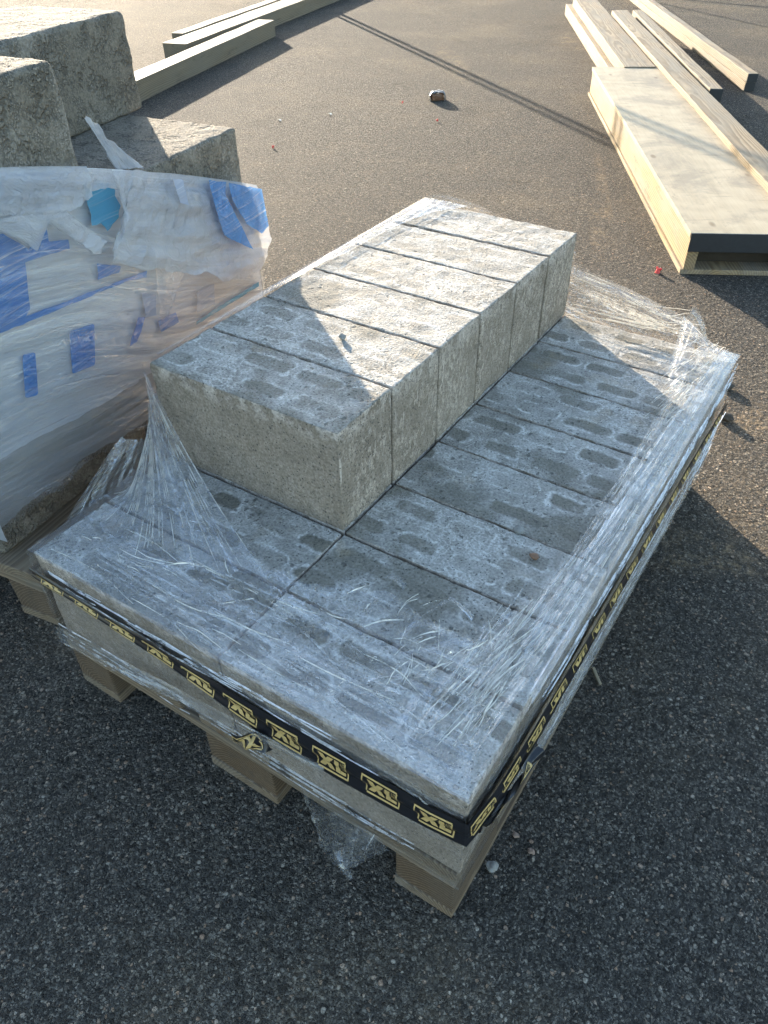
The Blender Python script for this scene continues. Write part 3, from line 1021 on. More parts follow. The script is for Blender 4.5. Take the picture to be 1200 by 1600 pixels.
# second, tighter bundle of turns along the same edge
fchild(sheet('film_strip', [(.007, .16, ze + .003), (.008, .6, ze + .003), (.007, YB + .004, ze + .003)],
             [(-.05, .25, zi + .008), (-.038, .6, zi + .008), (-.035, 1.0, zi + .01), (-.03, 1.21, zi + .012)], 200, 26, M['film_dense'], film, .003, 1.2, 70, .004, ragB=.12, seed=22, lock=.1))
# sheet over the near top, from the front edge inwards
fchild(sheet('film_sheet', [(-W2 - .004, -.004, ze), (-.6, -.006, ze), (-.3, -.006, ze), (-.1, -.006, ze), (.004, -.004, ze)],
             [(x, y, zi + .004) for x, y in fin], 200, 60, M['film_top'], film, .0045, 5, 26, .005, ragB=.07, seed=23, lock=.08, crease=.8))
fchild(sheet('film_sheet', [(-W2 - .005, -.005, ze + .002), (-.4, -.007, ze + .002), (.004, -.005, ze + .002)],
             [(-.76, .10, zi + .006), (-.5, .085, zi + .006), (-.3, .07, zi + .006), (-.02, .05, zi + .006)], 180, 24, M['film'], film, .003, 2, 60, .005, ragB=.2, seed=24, lock=.1))
# crumples near the inner corner
for k in range(16):
    cx, cy = rng.uniform(-.27, -.07), rng.uniform(.06, .26)
    a = rng.uniform(-.4, 1.9)
    ln, wd = rng.uniform(.03, .11), rng.uniform(.004, .014)
    dx, dy = math.cos(a) * ln / 2, math.sin(a) * ln / 2
    px, py = -math.sin(a) * wd, math.cos(a) * wd
    h = rng.uniform(.008, .02)
    fchild(sheet('film_fold', [(cx - dx, cy - dy, zi + .006), (cx, cy, zi + h), (cx + dx, cy + dy, zi + .006)],
                 [(cx - dx * .7 + px, cy - dy * .7 + py, zi + .007), (cx + px, cy + py, zi + h * .6), (cx + dx * .8 + px, cy + dy * .8 + py, zi + .007)],
                 26, 8, M['film_dense'], film, .003, 20, 120, .001, seed=30 + k, crease=.6))
# outer walls of film
zb = [(-.80, .135), (-.7, .15), (-.55, .152), (-.43, .16), (-.32, .165), (-.235, .15), (-.205, .09), (-.165, .062), (-.125, .12), (-.06, .125), (.004, .118)]
fchild(sheet('film_wall', [(-W2 - .004, -.003, ze), (-.4, -.003, ze + .002), (.003, -.003, ze)],
             [(x, -.004, z) for x, z in zb], 220, 50, M['film'], film, .003, 3.0, 45, .003, ragB=.05, seed=25, up=Vector((0, -1, 0))))
fchild(sheet('film_wall', [(.002, -.004, ze), (.003, .6, ze), (.002, YB + .004, ze)],
             [(.002, -.004, .118), (.003, .3, .115), (.003, .7, .105), (.003, YB + .004, .12)], 200, 40, M['film'], film, .003, 2.0, 60, .003, ragB=.06, seed=26, up=Vector((1, 0, 0))))
fchild(sheet('film_wall', [(-W2 - .006, -.006, ze), (-W2 - .008, .6, ze), (-W2 - .006, YB, ze)],
             [(-W2 - .006, -.006, .135), (-W2 - .008, .6, .12), (-W2 - .006, YB, .12)], 60, 20, M['film'], film, .003, 2.0, 60, .003, seed=27, up=Vector((-1, 0, 0))))
# bunched turns: one slanting across the front, one along the right side
fchild(sheet('film_band', [(-.795, -.014, .178), (-.637, -.016, .205), (-.513, -.018, .232), (-.406, -.018, .243), (-.306, -.02, .256), (-.2, -.02, .27)],
             [(-.795, -.014, .135), (-.616, -.016, .168), (-.50, -.018, .198), (-.40, -.018, .216), (-.306, -.02, .236), (-.2, -.02, .255)],
             160, 18, M['film_dense'], film, .004, 2.5, 130, .003, ragB=.15, seed=28, up=Vector((0, -1, 0))))
fchild(sheet('film_band', [(-.30, -.006, .328), (-.2, -.007, .338), (-.1, -.007, .340), (.0, -.005, .325)],
             [(-.30, -.006, .305), (-.2, -.007, .308), (-.1, -.007, .310), (.0, -.005, .31)], 90, 16, M['film_dense'], film, .004, 4, 110, .003, ragB=.3, ragA=.3, seed=29, up=Vector((0, -1, 0)), crease=.5))
fchild(sheet('film_band', [(.008, .12, .21), (.009, .3, .205), (.009, .6, .20), (.008, .9, .195), (.007, 1.2, .20)],
             [(.008, .16, .15), (.010, .3, .128), (.010, .6, .115), (.009, .9, .105), (.008, 1.2, .105)], 180, 26, M['film_dense'], film, .005, 1.2, 150, .003, ragB=.06, seed=31, up=Vector((1, 0, 0))))
fchild(sheet('film_band', [(.003, .05, .332), (.003, .6, .334), (.003, 1.2, .336)], [(.003, .05, .29), (.003, .6, .29), (.003, 1.2, .29)], 160, 16, M['film_dense'], film, .002, 1.2, 120, .002, seed=32, up=Vector((1, 0, 0))))
# crumpled rag hanging from the lower front edge
fchild(sheet('film_rag', [(-.26, -.016, .175), (-.21, -.018, .172), (-.16, -.02, .168), (-.09, -.016, .16)],
             [(-.225, -.022, .11), (-.205, -.035, .07), (-.165, -.04, .045), (-.125, -.022, .11)], 70, 40, M['film_dense'], film, .010, 9, 40, .004, ragB=.08, seed=33, up=Vector((0, -1, 0)), crease=.9, swap=True))
fchild(tube('film_rag', [(-.18, -.035, .075), (-.165, -.045, .06), (-.155, -.042, .04), (-.158, -.04, .025)], .006, M['film_dense'], film, 8, 20, .7))
# tent from the raised row's near left corner down to the near top
apex = [(-.806, .29, .372), (-.802, .284, .40), (-.799, .296, .44), (-.799, .302, .49), (-.796, .300, .525)]
base = [(-.80, .20, Z1 + .01), (-.735, .10, Z1 + .01), (-.66, .075, Z1 + .012), (-.56, .09, Z1 + .012), (-.43, .155, Z1 + .012)]
fchild(sheet('film_tent', [apex[0], apex[1], apex[2], apex[3], apex[4]], base, 130, 60, M['film_thin'], film, .006, 2.0, 60, .003, ragB=.06, seed=34, swap=True, sag=.035, crease=.35, up=Vector((0, -1, .6))))
fchild(sheet('film_tent', [(-.803, .285, .36), (-.80, .283, .39), (-.797, .296, .43)], [(-.72, .255, Z1 + .006), (-.6, .205, Z1 + .008), (-.44, .16, Z1 + .01)], 50, 50, M['film_dense'], film, .005, 2.0, 90, .003, seed=35, swap=True, sag=.05, up=Vector((0, -1, .6))))
fchild(sheet('film_tent', [(-.80, .285, .385), (-.80, .25, .41), (-.80, .215, .425), (-.802, .20, .42)], [(-.80, .27, Z1 + .004), (-.80, .22, Z1 + .004), (-.80, .13, Z1 + .004), (-.80, .07, Z1 + .004)], 60, 34, M['film_thin'], film, .006, 3, 50, .002, seed=36, swap=True, ragA=.08, crease=.6, up=Vector((-1, 0, 0))))
# strip up the left side of the raised row, folded over its top edge
fchild(sheet('film_strip', [(-W2 - .006, .30, .36), (-W2 - .008, .7, .36), (-W2 - .006, YB, .36)], [(-W2 - .004, .30, ZU + .001), (-W2 - .006, .7, ZU + .004), (-W2 - .006, YB, ZU + .006)], 90, 20, M['film'], film, .003, 2, 50, .002, seed=37, up=Vector((-1, 0, 0))))
fchild(sheet('film_strip', [(-W2 - .005, .33, ZU + .003), (-W2 - .006, .7, ZU + .005), (-W2 - .006, YB + .006, ZU + .007)],
             [(-W2 + .004, .33, ZU + .005), (-W2 + .014, .7, ZU + .006), (-W2 + .05, 1.1, ZU + .007), (-W2 + .12, YB + .004, ZU + .008)], 140, 18, M['film_dense'], film, .003, 1.5, 110, .002, seed=38, ragB=.15))
fchild(sheet('film_strip', [(-W2 - .006, YB + .006, ZU - .03), (-W2 + .1, YB + .008, ZU - .03), (-W2 + .3, YB + .008, ZU - .04), (-BL, YB + .008, ZU - .07)],
             [(-W2 - .004, YB + .004, ZU + .012), (-W2 + .06, YB + .005, ZU + .022), (-W2 + .16, YB + .006, ZU + .010), (-BL, YB + .006, ZU - .045)], 80, 22, M['film_thin'], film, .005, 5, 50, .002, seed=39, up=Vector((0, 1, 0)), crease=.5))
# sail of film between the raised row and the far right corner
sx = [(-.400, .470), (-.343, .452), (-.296, .444), (-.234, .429), (-.171, .406), (-.128, .40), (-.113, .432), (-.085, .405), (-.064, .365), (-.003, Z1 + .004)]
fchild(sheet('film_sail', [(x, YB + .008, z) for x, z in sx], [(-.40, YB + .008, Z1 - .01), (-.2, YB + .008, Z1 - .01), (-.10, YB + .008, Z1 - .012), (.0, YB + .006, Z1 - .012)],
             120, 40, M['film_thin'], film, .007, 2.2, 60, .0, seed=40, up=Vector((0, -1, 0)), crease=.3, ragA=.03))
fchild(sheet('film_sail', [(-.400, YB + .006, .455), (-.25, YB + .006, .435), (-.12, YB + .004, .40), (-.06, YB - .01, .36)], [(-.400, YB + .006, .425), (-.25, YB + .004, .41), (-.12, YB - .0, .38), (-.05, YB - .06, .35)],
             90, 16, M['film_dense'], film, .004, 2, 110, .0, seed=41, up=Vector((0, -1, 0))))
fchild(sheet('film_sail', [(-.128, YB, .41), (-.11, YB - .01, .40), (-.085, YB - .02, .385)], [(-.10, YB - .16, Z1 + .012), (-.085, YB - .2, Z1 + .012), (-.055, YB - .22, Z1 + .012)], 40, 50, M['film_thin'], film, .006, 3, 60, .0, seed=42, swap=True, sag=.02, crease=.5))
fchild(sheet('film_wall', [(.006, YB + .006, ze), (-.4, YB + .008, ze), (-W2, YB + .006, ze)], [(.006, YB + .006, .12), (-.4, YB + .008, .12), (-W2, YB + .006, .12)], 50, 16, M['film'], film, .003, 2, 50, .002, seed=43, up=Vector((0, 1, 0))))

# fine stress lines and crumples, their glints painted cream, too many to pick apart
def strands(lines, widths, seed=0, rise=.0015, up=Vector((0, 0, 1)), mat=None, flat=.8):
    V, F = [], []
    for k, (pts, w) in enumerate(zip(lines, widths)):
        n = 14
        C = catmull(pts, n)
        for i, p in enumerate(C):
            t = (C[min(i + 1, n - 1)] - C[max(i - 1, 0)]).normalized()
            a = t.cross(up).normalized()
            f = i / (n - 1)
            ww = w * (math.sin(math.pi * min(1, max(.02, f))) ** .5) * (.6 + .6 * abs(noise.noise(Vector((f * 5, k * 3.1, seed)))))
            jit = a * .0012 * noise.noise(Vector((f * 4, k * 1.7, seed + 9)))
            h = up * (rise + ww * flat)
            base = len(V)
            V += [p + jit - a * ww, p + jit + h, p + jit + a * ww]
            if i:
                F += [(base - 3, base, base + 1, base - 2), (base - 2, base + 1, base + 2, base - 1)]
    o = mesh_obj('film_crease_glints', V, F, mat or M['crease'], film)
    tag(o, kind='stuff')
    return fchild(o)


def lerp(a, c, t):
    return Vector(a).lerp(Vector(c), t)


rl, rw = [], []
rinC = catmull([(x, y, zi + .010) for x, y in rin], 60)
for k in range(46):                                           # along the right-hand edge
    t = rng.random() ** .8
    i0 = rng.randrange(0, 44)
    i1 = min(59, i0 + rng.randrange(6, 26))
    pts = []
    for i in range(i0, i1 + 1, max(1, (i1 - i0) // 4)):
        e = Vector((.004, YB * i / 59, zi + .008))
        pts.append(e.lerp(rinC[i], min(1, .08 + t * .85 + .02 * (i - i0) / 20)))
    rl.append(pts)
    rw.append(rng.uniform(.0005, .0013))
for k in range(28):                                           # fan running out of the near right corner
    a0 = Vector((rng.uniform(-.10, -.03), rng.uniform(.03, .16), zi + .010))
    ang = R(rng.uniform(72, 100))
    ln = rng.uniform(.06, .26)
    p1 = a0 + Vector((math.cos(ang), math.sin(ang), 0)) * ln
    p1.x = min(p1.x, -.012)
    rl.append([a0, a0.lerp(p1, .5) + Vector((rng.uniform(-.004, .004), 0, .003)), p1])
    rw.append(rng.uniform(.0006, .0020))
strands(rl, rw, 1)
rl, rw = [], []
for k in range(22):                                           # along the front edge
    x = rng.uniform(-.78, -.12)
    y = rng.uniform(.006, .15) * (1 if x > -.5 else .8)
    ln = rng.uniform(.05, .2)
    rl.append([(x, y, zi + .009), (x + ln / 2, y + rng.uniform(-.004, .004), zi + .011), (min(-.01, x + ln), y + rng.uniform(-.02, .02), zi + .009)])
    rw.append(rng.uniform(.0004, .0010))
for k in range(38):                                           # crumples round the inner corner
    cx, cy = rng.gauss(-.17, .06), rng.gauss(.16, .05)
    if not (-.33 < cx < -.03 and .02 < cy < .24):
        continue
    a = rng.gauss(1.35, .45)
    ln = rng.uniform(.008, .06)
    m = Vector((cx, cy, zi + rng.uniform(.009, .017)))
    dv = Vector((math.cos(a), math.sin(a), 0)) * ln / 2
    rl.append([m - dv, m + Vector((-dv.y, dv.x, 0)) * rng.uniform(-.16, .16) + Vector((0, 0, .003)), m + dv])
    rw.append(rng.uniform(.0005, .0018))
for k in range(12):                                           # crumples on the near left
    cx, cy = rng.gauss(-.58, .09), rng.gauss(.10, .05)
    if not (-.78 < cx < -.4 and .02 < cy < .20):
        continue
    a = rng.uniform(-.8, .9)
    ln = rng.uniform(.01, .07)
    m = Vector((cx, cy, zi + rng.uniform(.009, .015)))
    dv = Vector((math.cos(a), math.sin(a), 0)) * ln / 2
    rl.append([m - dv, m + Vector((-dv.y, dv.x, 0)) * rng.uniform(-.12, .12) + Vector((0, 0, .003)), m + dv])
    rw.append(rng.uniform(.0004, .0014))
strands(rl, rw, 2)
# broad soft sheens laid on as pale ribbons where the film is tight
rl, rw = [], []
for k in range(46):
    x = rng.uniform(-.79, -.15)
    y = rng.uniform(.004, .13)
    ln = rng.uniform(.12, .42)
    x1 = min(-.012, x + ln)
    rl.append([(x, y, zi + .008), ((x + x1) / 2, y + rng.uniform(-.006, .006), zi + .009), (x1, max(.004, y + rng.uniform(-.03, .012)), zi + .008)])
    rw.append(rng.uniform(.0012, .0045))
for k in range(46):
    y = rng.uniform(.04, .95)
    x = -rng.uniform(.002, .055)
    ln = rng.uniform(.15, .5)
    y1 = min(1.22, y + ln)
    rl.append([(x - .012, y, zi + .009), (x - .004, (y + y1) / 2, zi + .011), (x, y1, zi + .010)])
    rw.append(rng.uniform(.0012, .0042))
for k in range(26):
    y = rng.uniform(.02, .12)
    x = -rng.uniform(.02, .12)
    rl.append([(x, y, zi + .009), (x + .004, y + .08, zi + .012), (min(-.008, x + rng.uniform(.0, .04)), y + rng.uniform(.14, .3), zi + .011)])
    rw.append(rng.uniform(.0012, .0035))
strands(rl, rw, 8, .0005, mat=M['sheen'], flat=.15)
rl, rw = [], []
apC, baC = catmull(apex, 60), catmull(base, 60)
for k in range(75):                                           # pleats of the tent
    i = rng.randrange(60)
    t0, t1 = sorted((rng.random(), rng.random()))
    if t1 - t0 < .15:
        continue
    pts = []
    for q in range(5):
        t = t0 + (t1 - t0) * q / 4
        p = apC[i].lerp(baC[i], t)
        p.z += -.035 * math.sin(math.pi * t) + .006
        p.y -= .004
        pts.append(p)
    rl.append(pts)
    rw.append(rng.uniform(.0004, .0013))
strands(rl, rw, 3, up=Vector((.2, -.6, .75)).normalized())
rl, rw = [], []
for k in range(60):                                           # along the front wall
    x, z = rng.uniform(-.79, -.22), rng.uniform(.145, .19) if k % 2 else rng.uniform(.298, .334)
    ln = rng.uniform(.05, .18)
    sl = rng.uniform(-.02, .06) if k % 2 else rng.uniform(-.03, .03)
    rl.append([(x, -.009, z), (x + ln / 2, -.010, z + sl * ln / 2), (x + ln, -.009, z + sl * ln)])
    rw.append(rng.uniform(.0003, .0006))
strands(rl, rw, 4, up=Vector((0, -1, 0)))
rl, rw = [], []
for k in range(80):                                           # along the right wall
    y, z = rng.uniform(.12, 1.1), rng.uniform(.112, .19) if k % 3 else rng.uniform(.295, .333)
    ln = rng.uniform(.15, .4)
    rl.append([(.009, y, z), (.010, y + ln / 2, z + rng.uniform(-.003, .003)), (.009, min(1.22, y + ln), z + rng.uniform(-.004, .004))])
    rw.append(rng.uniform(.0003, .0007))
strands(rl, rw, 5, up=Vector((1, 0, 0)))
rl, rw = [], []
for k in range(40):                                           # on the sail at the far end
    t0 = rng.uniform(0, .5)
    t1 = min(1, t0 + rng.uniform(.2, .5))
    f = rng.random()
    A_, B_ = catmull([(x, YB - .004, z) for x, z in sx], 40), catmull([(-.40, YB - .004, Z1), (0, YB - .004, Z1)], 40)
    rl.append([A_[int(39 * t)].lerp(B_[int(39 * t)], f * (1 - .5 * t)) for t in (t0, (t0 + t1) / 2, t1)])
    rw.append(rng.uniform(.0005, .0014))
for k in range(40):                                           # down from the sail to the far right corner
    x0, y0 = rng.uniform(-.12, -.03), rng.uniform(.86, 1.2)
    rl.append([(x0, y0, zi + .012), (x0 + .012, y0 + .05, zi + .018), (x0 + .02 + rng.uniform(-.02, .02), min(1.225, y0 + .1), zi + .014)])
    rw.append(rng.uniform(.0005, .0016))
strands(rl, rw, 6, up=Vector((0, -.6, .8)).normalized())

# ================================================================== printed tape round the load
tape = empty('printed_tape', (0, -.02, .25))
tag(tape, 'black tape printed with gold XL BYG, tied round the low load', 'packing tape')
inv3 = Matrix.Translation(-Vector(tape.location))


def tchild(o):
    o.matrix_parent_inverse = inv3
    return o


# (point along, upper z, lower z, outward offset)
FU = [(-.80, .292, .268), (-.70, .289, .263), (-.614, .284, .256), (-.524, .283, .248), (-.44, .277, .236), (-.381, .272, .224), (-.336, .271, .216), (-.26, .273, .213), (-.182, .278, .216),
      (-.11, .279, .222), (-.046, .278, .229), (.0, .284, .236)]
RU = [(.0, .284, .236), (.05, .268, .222), (.12, .255, .205), (.2, .248, .196), (.3, .244, .193), (.45, .238, .190), (.65, .231, .188), (.9, .224, .186), (1.22, .214, .182)]
UP = [Vector((x, -.011, a + .021)) for x, a, c in FU] + [Vector((.014, y, a + .030)) for y, a, c in RU[1:]]
LO = [Vector((x, -.011, c + .023)) for x, a, c in FU] + [Vector((.014, y, c + .034)) for y, a, c in RU[1:]]
UP[len(FU) - 1] = Vector((.008, -.009, .306))
LO[len(FU) - 1] = Vector((.008, -.009, .260))
cum = [0]
for a, c in zip(UP, UP[1:]):
    cum.append(cum[-1] + (c - a).length)


def tape_pt(s, t, off=0.0):
    s = max(0, min(cum[-1] - 1e-6, s))
    k = 0
    while k < len(cum) - 2 and s > cum[k + 1]:
        k += 1
    f = (s - cum[k]) / (cum[k + 1] - cum[k])
    a = UP[k].lerp(UP[k + 1], f)
    c = LO[k].lerp(LO[k + 1], f)
    p = c.lerp(a, t)
    outn = Vector((0, -1, 0)) if a.x < .007 and a.y < 0 else Vector((1, 0, 0))
    if k in (len(FU) - 2, len(FU) - 1):
        outn = Vector((.7, -.7, 0)) if abs(s - cum[len(FU) - 1]) < .012 else outn
    # lengthwise pleats where the tape has been pulled narrow
    pl = .0022 * math.sin(t * 9.5 + s * 2) + .0012 * noise.noise(Vector((s * 14, t * 3, 0)))
    return p + outn * (pl + off)


NS, NTt = 420, 12
V = [tape_pt(cum[-1] * i / (NS - 1), j / (NTt - 1)) for i in range(NS) for j in range(NTt)]
F = [(i * NTt + j, (i + 1) * NTt + j, (i + 1) * NTt + j + 1, i * NTt + j + 1) for i in range(NS - 1) for j in range(NTt - 1)]
tband = tchild(mesh_obj('tape_band', V, F, M['tape'], tape, smooth=True))


def stroke(x0, y0, x1, y1, x2, y2, x3, y3):
    return [(x0, y0), (x1, y1), (x2, y2), (x3, y3)]


def rect(x0, y0, x1, y1):
    return [(x0, y0), (x1, y0), (x1, y1), (x0, y1)]


def logo_quads():
    q = []
    fw = .05
    # frame, open on the left as on the print
    q += [rect(0, .93, .93, 1.0), rect(.12, 0, .98, .07), rect(.0, .60, .035, .93), rect(.035, .56, .10, .62), rect(.08, .07, .115, .56), rect(.945, .0, .98, .45), rect(.91, .45, .945, .95)]
    # X
    q += [stroke(.15, .14, .31, .14, .60, .88, .44, .88), stroke(.44, .14, .60, .14, .31, .88, .15, .88)]
    # L
    q += [rect(.62, .14, .75, .88), rect(.75, .14, .90, .29)]
    # B Y G reading upwards
    px, py = .022, .048
    glyph = {'B': ['110', '101', '110', '101', '110'], 'Y': ['101', '101', '010', '010', '010'], 'G': ['111', '100', '101', '101', '111']}
    for gi, ch in enumerate('BYG'):
        for r, row in enumerate(glyph[ch]):
            for c, v in enumerate(row):
                if v == '1':
                    x = .80 + r * px
                    y = .40 + gi * .175 + c * py
                    q.append(rect(x, y, x + px * .75, y + py * .62))
    return q


LQ = logo_quads()


def logo(s0, w, t0=.10, t1=.90, fn=tape_pt, sub=5, off=.0012, host=None):
    V, F = [], []
    for q in LQ:
        for i in range(sub):
            for j in range(3):
                pts = []
                for (a, c) in ((i / sub, j / 3), ((i + 1) / sub, j / 3), ((i + 1) / sub, (j + 1) / 3), (i / sub, (j + 1) / 3)):
                    b0 = (q[0][0] + (q[1][0] - q[0][0]) * a, q[0][1] + (q[1][1] - q[0][1]) * a)
                    b1 = (q[3][0] + (q[2][0] - q[3][0]) * a, q[3][1] + (q[2][1] - q[3][1]) * a)
                    x, y = b0[0] + (b1[0] - b0[0]) * c, b0[1] + (b1[1] - b0[1]) * c
                    pts.append(fn(s0 + x * w, t0 + (t1 - t0) * y, off))
                k = len(V)
                V += pts
                F.append((k, k + 1, k + 2, k + 3))
    return mesh_obj('gold_print', V, F, M['gold'], host or tband)


s = .02
while s < cum[-1] - .07:
    logo(s, .058, .15, .86)
    s += .0795
# loose tails: one on the front, one beyond the corner
def tail(pts, wid, twist, name='tape_tail', s0=0.0):
    C = catmull(pts, 40)

    def fn(s, t, off=0.0):
        f = max(0, min(1, s / .10)) * 39
        k = min(38, int(f))
        p = C[k].lerp(C[k + 1], f - k)
        tan = (C[min(k + 1, 39)] - C[max(k - 1, 0)]).normalized()
        a = Matrix.Rotation(twist(f / 39), 3, tan) @ Vector((0, 0, 1))
        a = (a - tan * a.dot(tan)).normalized()
        nn = tan.cross(a)
        if nn.dot(Vector((.5, -.7, .4))) < 0:
            nn = -nn
        w = wid * (1 - .25 * math.sin(f / 39 * 3.1))
        return p + a * (t - .5) * w + nn * (off + .003 * math.sin(t * 8 + f * .3))
    V = [fn(.10 * i / 59, j / 9) for i in range(60) for j in range(10)]
    F = [(i * 10 + j, (i + 1) * 10 + j, (i + 1) * 10 + j + 1, i * 10 + j + 1) for i in range(59) for j in range(9)]
    hb = tchild(mesh_obj(name, V, F, M['tape'], tape, smooth=True))
    logo(.01 + s0, .075, .1, .9, fn, 5, .0014, hb)


tail([(-.305, -.018, .236), (-.325, -.026, .228), (-.345, -.033, .222), (-.362, -.03, .212)], .038, lambda f: .5 * math.sin(f * 5))
tail([(.014, .02, .26), (.018, .07, .245), (.022, .13, .235), (.026, .18, .238)], .022, lambda f: .9 * math.sin(f * 4 + .4))
# second, lower turn of tape peeping out under the first on the front
V = []
for i in range(80):
    x = -.345 + .15 * i / 79
    zt = .238 - .006 * math.sin(math.pi * i / 79)
    for j in range(5):
        V.append((x, -.0095 - .001 * math.sin(j * 2), zt + .02 - (.024 + .006 * math.sin(i * .13)) * j / 4 + .012 * (i / 79)))
F = [(i * 5 + j, (i + 1) * 5 + j, (i + 1) * 5 + j + 1, i * 5 + j + 1) for i in range(79) for j in range(4)]
tchild(mesh_obj('tape_band', V, F, M['tape'], tape, smooth=True))


# ================================================================== timbers
def timber(name, a, c, w, h, z, mat, label, cat='timber', group=None, side=1, seed=1, warp=.003):
    """beam whose top edge runs a -> c (xy); w to the given side; h thick with its base at z"""
    a, c = Vector((*a, 0)), Vector((*c, 0))
    d = c - a
    ln = d.length
    d.normalize()
    nn = Vector((-d.y, d.x, 0)) * side
    ctr = (a + c) / 2 + nn * w / 2
    o = inst(name, board_mesh((ln, w, h), mat, seed, .003, warp, 16), (ctr.x, ctr.y, z), math.atan2(d.y, d.x))
    return tag(o, label, cat, group, 'thing')


GL = 'weathered timbers on the far left'
timber('timber_beam', (-3.60, 1.80), (-4.72, 5.393), .145, .118, .001, M['greytimber'], 'short grey squared timber at the near right of the left timber heap', group=GL, side=1, seed=40)
timber('timber_beam', (-4.62, 4.245), (-5.9, 9.1), .20, .118, .001, M['greytimber'], 'long grey squared timber in the middle of the left timber heap', group=GL, side=1, seed=41)
timber('timber_beam', (-4.93, 4.53), (-6.2, 9.35), .10, .122, .001, M['greytimber'], 'narrow grey board along the outer side of the left timber heap', group=GL, side=1, seed=42)

# long hollow plywood panel
pa, pc = Vector((-.392, 2.405)), Vector((-1.695, 4.79))
pd = (pc - pa)
plen = pd.length
pd.normalize()
pn = Vector((pd.y, -pd.x))           # to the right
pw = .396
panel = empty('plywood_panel', (*(pa + pd * plen / 2 + pn * pw / 2), 0), math.atan2(pd.y, pd.x))
tag(panel, 'hollow plywood panel with yellow edge boards and black end lying on the asphalt', 'plywood panel', 'sawn wood on the right')
inst('top_sheet', board_mesh((plen, pw, .018), M['ply'], 50, .002, .001, 10), (0, 0, .137), 0, panel)
inst('bottom_sheet', board_mesh((plen - .01, pw + .006, .018), M['side'], 51, .002, .001, 10), (.004, 0, .0), 0, panel)
inst('edge_board', board_mesh((plen - .012, .040, .1185), M['side'], 52, .003, .001, 12), (.0, pw / 2 - .026, .0183), 0, panel)
inst('edge_board', board_mesh((plen - .012, .040, .1185), M['side'], 53, .003, .001, 12), (.0, -pw / 2 + .026, .0183), 0, panel)
inst('end_board', board_mesh((.03, pw - .09, .1185), M['recess_shade'], 54, .002, .001, 0), (-plen / 2 + .10, 0, .0183), 0, panel)  # dark board painted as the shade in the open near end
inst('end_board', board_mesh((.03, pw - .09, .1185), M['side'], 55, .002, .001, 0), (plen / 2 - .03, 0, .0183), 0, panel)
inst('black_flap', board_mesh((.004, pw - .004, .066), M['black'], 56, .0012, .002, 0), (-plen / 2 - .003, 0, .0885), 0, panel)

GR = 'sawn wood on the right'
TM = M['timber']
timber('timber_plank', (-.145, 2.76), (-2.30, 6.74), .125, .060, .122, TM, 'long pale plank lying along the right side of the plywood panel', group=GR, side=-1, seed=60)
timber('timber_plank', (-.150, 2.78), (-2.29, 6.73), .118, .118, .001, TM, 'lower timber carrying the long pale plank beside the plywood panel', group=GR, side=-1, seed=61)
timber('timber_plank', (-1.515, 4.86), (-2.90, 7.41), .19, .070, .091, TM, 'wide pale plank on top, behind the far end of the plywood panel', group=GR, side=-1, seed=62)
timber('timber_plank', (-1.575, 4.90), (-3.02, 7.55), .21, .088, .001, M['side'], 'yellow timber under the wide plank behind the plywood panel', group=GR, side=-1, seed=63)
timber('timber_beam', (-.897, 4.48), (-2.17, 6.88), .072, .064, .111, TM, 'slim squared beam right of the long plank, dark at its near end', group=GR, side=-1, seed=64)
timber('timber_plank', (-1.02, 4.72), (-2.15, 6.85), .10, .1085, .001, TM, 'dark shaded timber carrying the slim beam right of the long plank', group=GR, side=-1, seed=67)
timber('timber_beam', (-.88, 5.358), (-2.95, 8.95), .062, .049, .051, TM, 'upper lath of the stacked pair at the far right', group=GR, side=-1, seed=65)
timber('timber_beam', (-.882, 5.36), (-2.96, 8.96), .062, .049, .001, TM, 'lower lath of the stacked pair at the far right', group=GR, side=-1, seed=66)

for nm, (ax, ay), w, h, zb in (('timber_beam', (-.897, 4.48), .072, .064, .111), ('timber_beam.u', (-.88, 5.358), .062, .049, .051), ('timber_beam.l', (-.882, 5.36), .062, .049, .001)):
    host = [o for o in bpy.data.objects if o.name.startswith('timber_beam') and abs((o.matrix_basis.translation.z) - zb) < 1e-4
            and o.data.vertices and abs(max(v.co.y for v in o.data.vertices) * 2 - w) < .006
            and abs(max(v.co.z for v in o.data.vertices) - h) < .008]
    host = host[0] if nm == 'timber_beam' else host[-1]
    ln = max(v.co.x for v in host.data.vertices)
    inst('end_shade_paint', board_mesh((.003, w - .001, h - .001), M['black'], 80, .0008, .0004, 0), (-ln - .002, 0, .0005), 0, host)  # black caps: near-end shade and black paint in one colour

# ================================================================== posts beyond the frame whose long shadows cross the yard
sd = Vector((math.cos(SUN_AZ), math.sin(SUN_AZ), 0))
sp = Vector((-sd.y, sd.x, 0))
pb = Vector((-5.0, 6.62, 0)) - sd * 1.35
for k, (off, lab) in enumerate(((0.0, 'slim steel post standing beyond the left timbers'), (.07, 'second slim steel post standing beyond the left timbers'))):
    q = pb + sp * (off - .03)
    o = tube('steel_post', [q, q + Vector((0, 0, 1.0)), q + Vector((0, 0, 2.1))], .019 + .003 * k, M['steel'], None, 12, 6)
    tag(o, lab, 'post', 'steel posts beyond the timbers')
q = Vector((-2.42, 8.62, 0)) - sd * .9
o = tube('steel_post', [q, q + Vector((0, 0, 1.0)), q + Vector((0, 0, 1.6))], .014, M['steel'], None, 12, 6)
tag(o, 'slim steel post standing behind the far right laths', 'post', 'steel posts beyond the timbers')
o = tube('shadow_rail', [q + Vector((0, .02, .02)), q + Vector((.5, .47, .26)), q + Vector((1.07, .96, .5)), q + Vector((1.35, 1.5, .25)), q + Vector((1.6, 2.0, .005))], .013, M['steel'], None, 12, 24)  # unseen rail, added and bent to suit the slanting shadow it casts
tag(o, 'unseen bent rail added behind the far right laths to cast a slanting shadow', 'rail')

